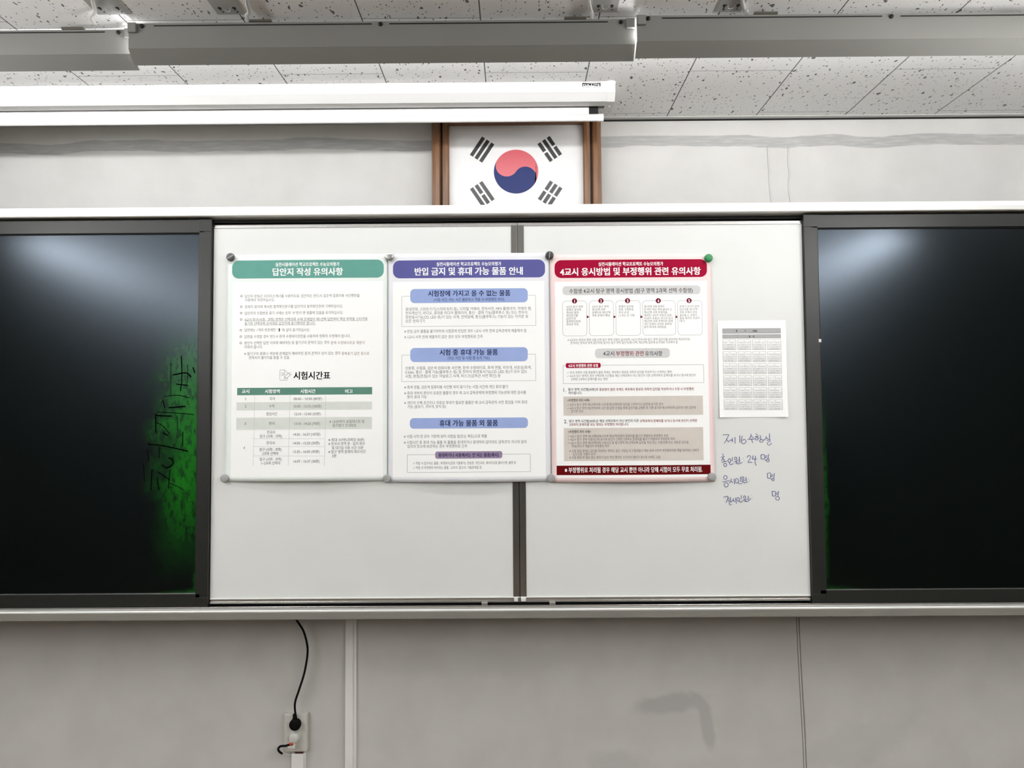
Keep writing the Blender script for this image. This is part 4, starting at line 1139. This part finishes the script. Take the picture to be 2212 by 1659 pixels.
MB().box(sc_x0 + 0.06, fx1, yfb - 0.0004, yfb + 0.0004, zbt - 0.003, z_c + 0.006, FAB).build('screen_fabric', ps)
MB().box(fx1, fx2, yfb - 0.0004, yfb + 0.0004, zbt - 0.003, z_c + 0.006, BLKF).build('black_border', ps)
rb = (zbt - zbb) / 2; zm = (zbt + zbb) / 2
barp = [(yfb + rb * 0.62 * math.cos(2 * math.pi * k / 20), zm + rb * math.sin(2 * math.pi * k / 20)) for k in range(20)]
MB().extrude_x(barp, sc_x0 + 0.04, hx(1294, 255, yfb), SCW, True).build('bottom_bar', ps)
barp2 = [(yfb + rb * 0.75 * math.cos(2 * math.pi * k / 20), zm + (rb + 0.001) * math.sin(2 * math.pi * k / 20)) for k in range(20)]
xb0 = hx(1293, 255, yfb); xb1 = hx(1303.5, 255, yfb)
MB().extrude_x(barp2, xb0, xb1, SCW, True).build('bar_end_cap', ps)
# maker's badge
bd = Print(lambda x, z: YH - 0.0006, lambda x, y: (lambda p: (p.x, p.z))(at(1240 + x / 11.85, 150 + y / 11.85, YH)))
bd.poly([(212, 345), (445, 362), (678, 345), (678, 438), (445, 424), (212, 438)], BLACK, 1)
bd.text('DA-LITE', 236, 655, 402, 66, WHT, 3, 0.02)
for pts in ([(212, 316), (445, 338), (678, 316)], [(212, 470), (445, 450), (678, 470)]): bd.line(pts, GREY, 1, 0.0007)
bd.build('maker_badge', ps)
bpy.data.objects.remove(FO); bpy.data.curves.remove(FC); bpy.data.scenes.remove(TS)

# ------------------------------------------------------------------ wall outlet, plugs, cords, raceways
PLW = mat('white_raceway_plastic', (243, 243, 241), 0.5, noise=0.02); PLI = mat('ivory_outlet_plastic', (214, 212, 205), 0.45, noise=0.03)
RUB = mat('black_rubber_cord', (6, 6, 6), 0.75, spec=0.15, noise=0.2); ORA = mat('red_orange_tape', (176, 62, 34), 0.6, noise=0.1)
a, b = at(618, 1536, 0), at(667, 1618, 0); c, d = at(624, 1552, 0), at(654, 1608, 0)
ol = thing('wall_outlet', 'double wall outlet in a white surround below the chalk ledge', 'wall outlet', ((a.x + b.x) / 2, 0, b.z))
MB().box(a.x, b.x, -0.022, 0.0, b.z, a.z, PLI, 0.004).build('surround', ol)
MB().box(c.x, d.x, -0.0255, -0.02, d.z, c.z, PLI, 0.0015).build('cover_plate', ol)
p1, p2 = at(639, 1563, -0.03), at(637, 1592, -0.03)
for p in (p1, p2):
    MB().lathe((p.x, -0.0245, p.z), (0, -1, 0), [(0.0185, 0), (0.0185, 0.0022), (0.0165, 0.0024), (0.016, 0.0012)], PLI, 28).build('socket', ol)
pc = thing('black_power_cord', 'black power cord hanging from the chalk ledge with a round plug in the upper socket', 'power cord', (p1.x, -0.03, p1.z))
MB().lathe((p1.x, -0.0265, p1.z), (0, -1, 0), [(0.0172, 0), (0.0185, 0.004), (0.0185, 0.016), (0.016, 0.021), (0.008, 0.0225)], RUB, 28).cyl((p1.x, -0.038, p1.z + 0.012), (p1.x - 0.002, -0.037, p1.z + 0.034), 0.0085, 0.0058, RUB, 16).build('plug', pc)
pts = []
for px, py, Y in ((639, 1548, -.037), (637, 1520, -.036), (646, 1490, -.036), (657, 1455, -.038), (664, 1415, -.043), (663, 1390, -.05), (655, 1362, -.06), (641, 1340, -.075), (634, 1325, -.09)):
    pts.append(at(px, py, Y))
MB().tube(pts, 0.0034, RUB, 10).build('cable', pc)
lc = MB().tube([(at(352, 1339, -.20).x, -0.20, 0.964), (at(380, 1345, -.20).x, -0.20, 0.9525), (at(408, 1346, -.20).x, -0.20, 0.951), (at(436, 1345, -.20).x, -0.20, 0.9525), (at(458, 1339, -.20).x, -0.20, 0.964)], 0.0035, RUB, 10)
tag(lc.build('black_cable'), 'black cable sagging just below the left part of the chalk ledge', 'cable')
wp_ = thing('white_plug', 'white right-angle plug in the lower socket with a short looped black lead', 'power plug', (p2.x, -0.03, p2.z))
q = MB().lathe((p2.x, -0.0265, p2.z), (0, -1, 0), [(0.0165, 0), (0.0175, 0.003), (0.0165, 0.012), (0.0155, 0.018), (0.011, 0.021)], HOLD, 28)
pe = at(631, 1606, -0.04)
q.cyl((p2.x, -0.036, p2.z - 0.004), (pe.x, -0.040, pe.z), 0.011, 0.0095, HOLD, 18)
q.box(pe.x - 0.013, pe.x + 0.012, -0.048, -0.032, pe.z - 0.014, pe.z, HOLD, 0.002)
q.build('plug', wp_)
t_ = at(629, 1608, -0.05)
MB().cyl((t_.x + 0.005, -0.047, t_.z + 0.002), (t_.x - 0.005, -0.047, t_.z - 0.001), 0.005, 0.005, ORA, 14).build('tape_band', wp_)
MB().tube([(t_.x - 0.003, -0.046, t_.z - 0.001), at(617, 1611, -.045), at(606, 1612, -.042), at(601, 1618, -.038), at(604, 1624, -.03), at(610, 1628, -.024)], 0.0036, RUB, 10).build('lead', wp_)
MB().tube([at(608, 1627, -.026), at(617, 1629, -.02), at(626, 1631, -.015), at(633, 1631, -.010)], 0.0028, CORD, 8).build('sleeve', wp_)

def raceway(px0, px1, pyt, Z_top, Z_bot, d, lid, label, pw=0):
    xa, xb = at(px0, pyt, 0).x, at(px1, pyt, 0).x
    t = thing('cable_raceway', label, 'cable raceway', ((xa + xb) / 2, 0, Z_bot))
    MB().box(xa, xb, -d * 0.55, 0, Z_bot, Z_top, PLW, 0.0012).build('base', t)
    xm = xa + (xb - xa) * lid
    MB().box(xa + 0.0006, xm, -d, -d * 0.4, Z_bot, Z_top - 0.0004, PLW, 0.0015).build('lid', t)
    return t
raceway(748, 771, 1450, 0.962, 0.04, 0.019, 0.74, 'tall white cable raceway running up the wall to the chalk ledge')
zt = at(647, 1623, 0).z
raceway(633, 662, 1623, zt, 0.04, 0.021, 0.92, 'short white cable raceway below the wall outlet')
MB_ = MB().box(at(640, 1621, 0).x, at(657, 1621, 0).x, -0.016, -0.004, zt - 0.001, zt + 0.005, mat('dark_wire_bundle', (70, 30, 24), 0.7, noise=0.3, scale=200), 0.002)
tag(MB_.build('wire_bundle'), 'dark reddish wire bundle between outlet and short raceway', 'wires')

# ------------------------------------------------------------------ classroom ceiling lights behind the viewer
LAMP = emit('diffuser_glow', (1.0, 0.99, 0.972), ROOM_POWER)
for rx, side in ((-1.95, 'left'), (1.55, 'right')):
    for i, yy in enumerate((-1.42, -2.72, -4.02, -5.32)):
        t = thing('ceiling_light', 'hanging tube light over the %s side of the classroom, %s from the board' % (side, ('nearest', 'second', 'third', 'farthest')[i]), 'ceiling light', (rx, yy, ZC), 'classroom ceiling lights')
        zl = ZC - 0.30
        MB().box(rx - 0.012, rx + 0.012, yy - 0.62, yy + 0.62, zl + 0.03, zl + 0.05, HOOD, 0.003).build('channel', t)
        for k in (-1, 1):
            MB().cyl((rx + k * 0.045, yy - 0.59, zl), (rx + k * 0.045, yy + 0.59, zl), 0.016, 0.016, LAMP, 16).build('tube', t)
            MB().cyl((rx, yy + k * 0.45, zl + 0.048), (rx, yy + k * 0.45, ZC), 0.004, 0.004, HOOD, 8).build('suspension_rod', t)
            MB().box(rx - 0.065, rx + 0.065, yy + k * 0.605 - 0.012, yy + k * 0.605 + 0.012, zl - 0.02, zl + 0.045, HOLD, 0.003).build('lampholder', t)
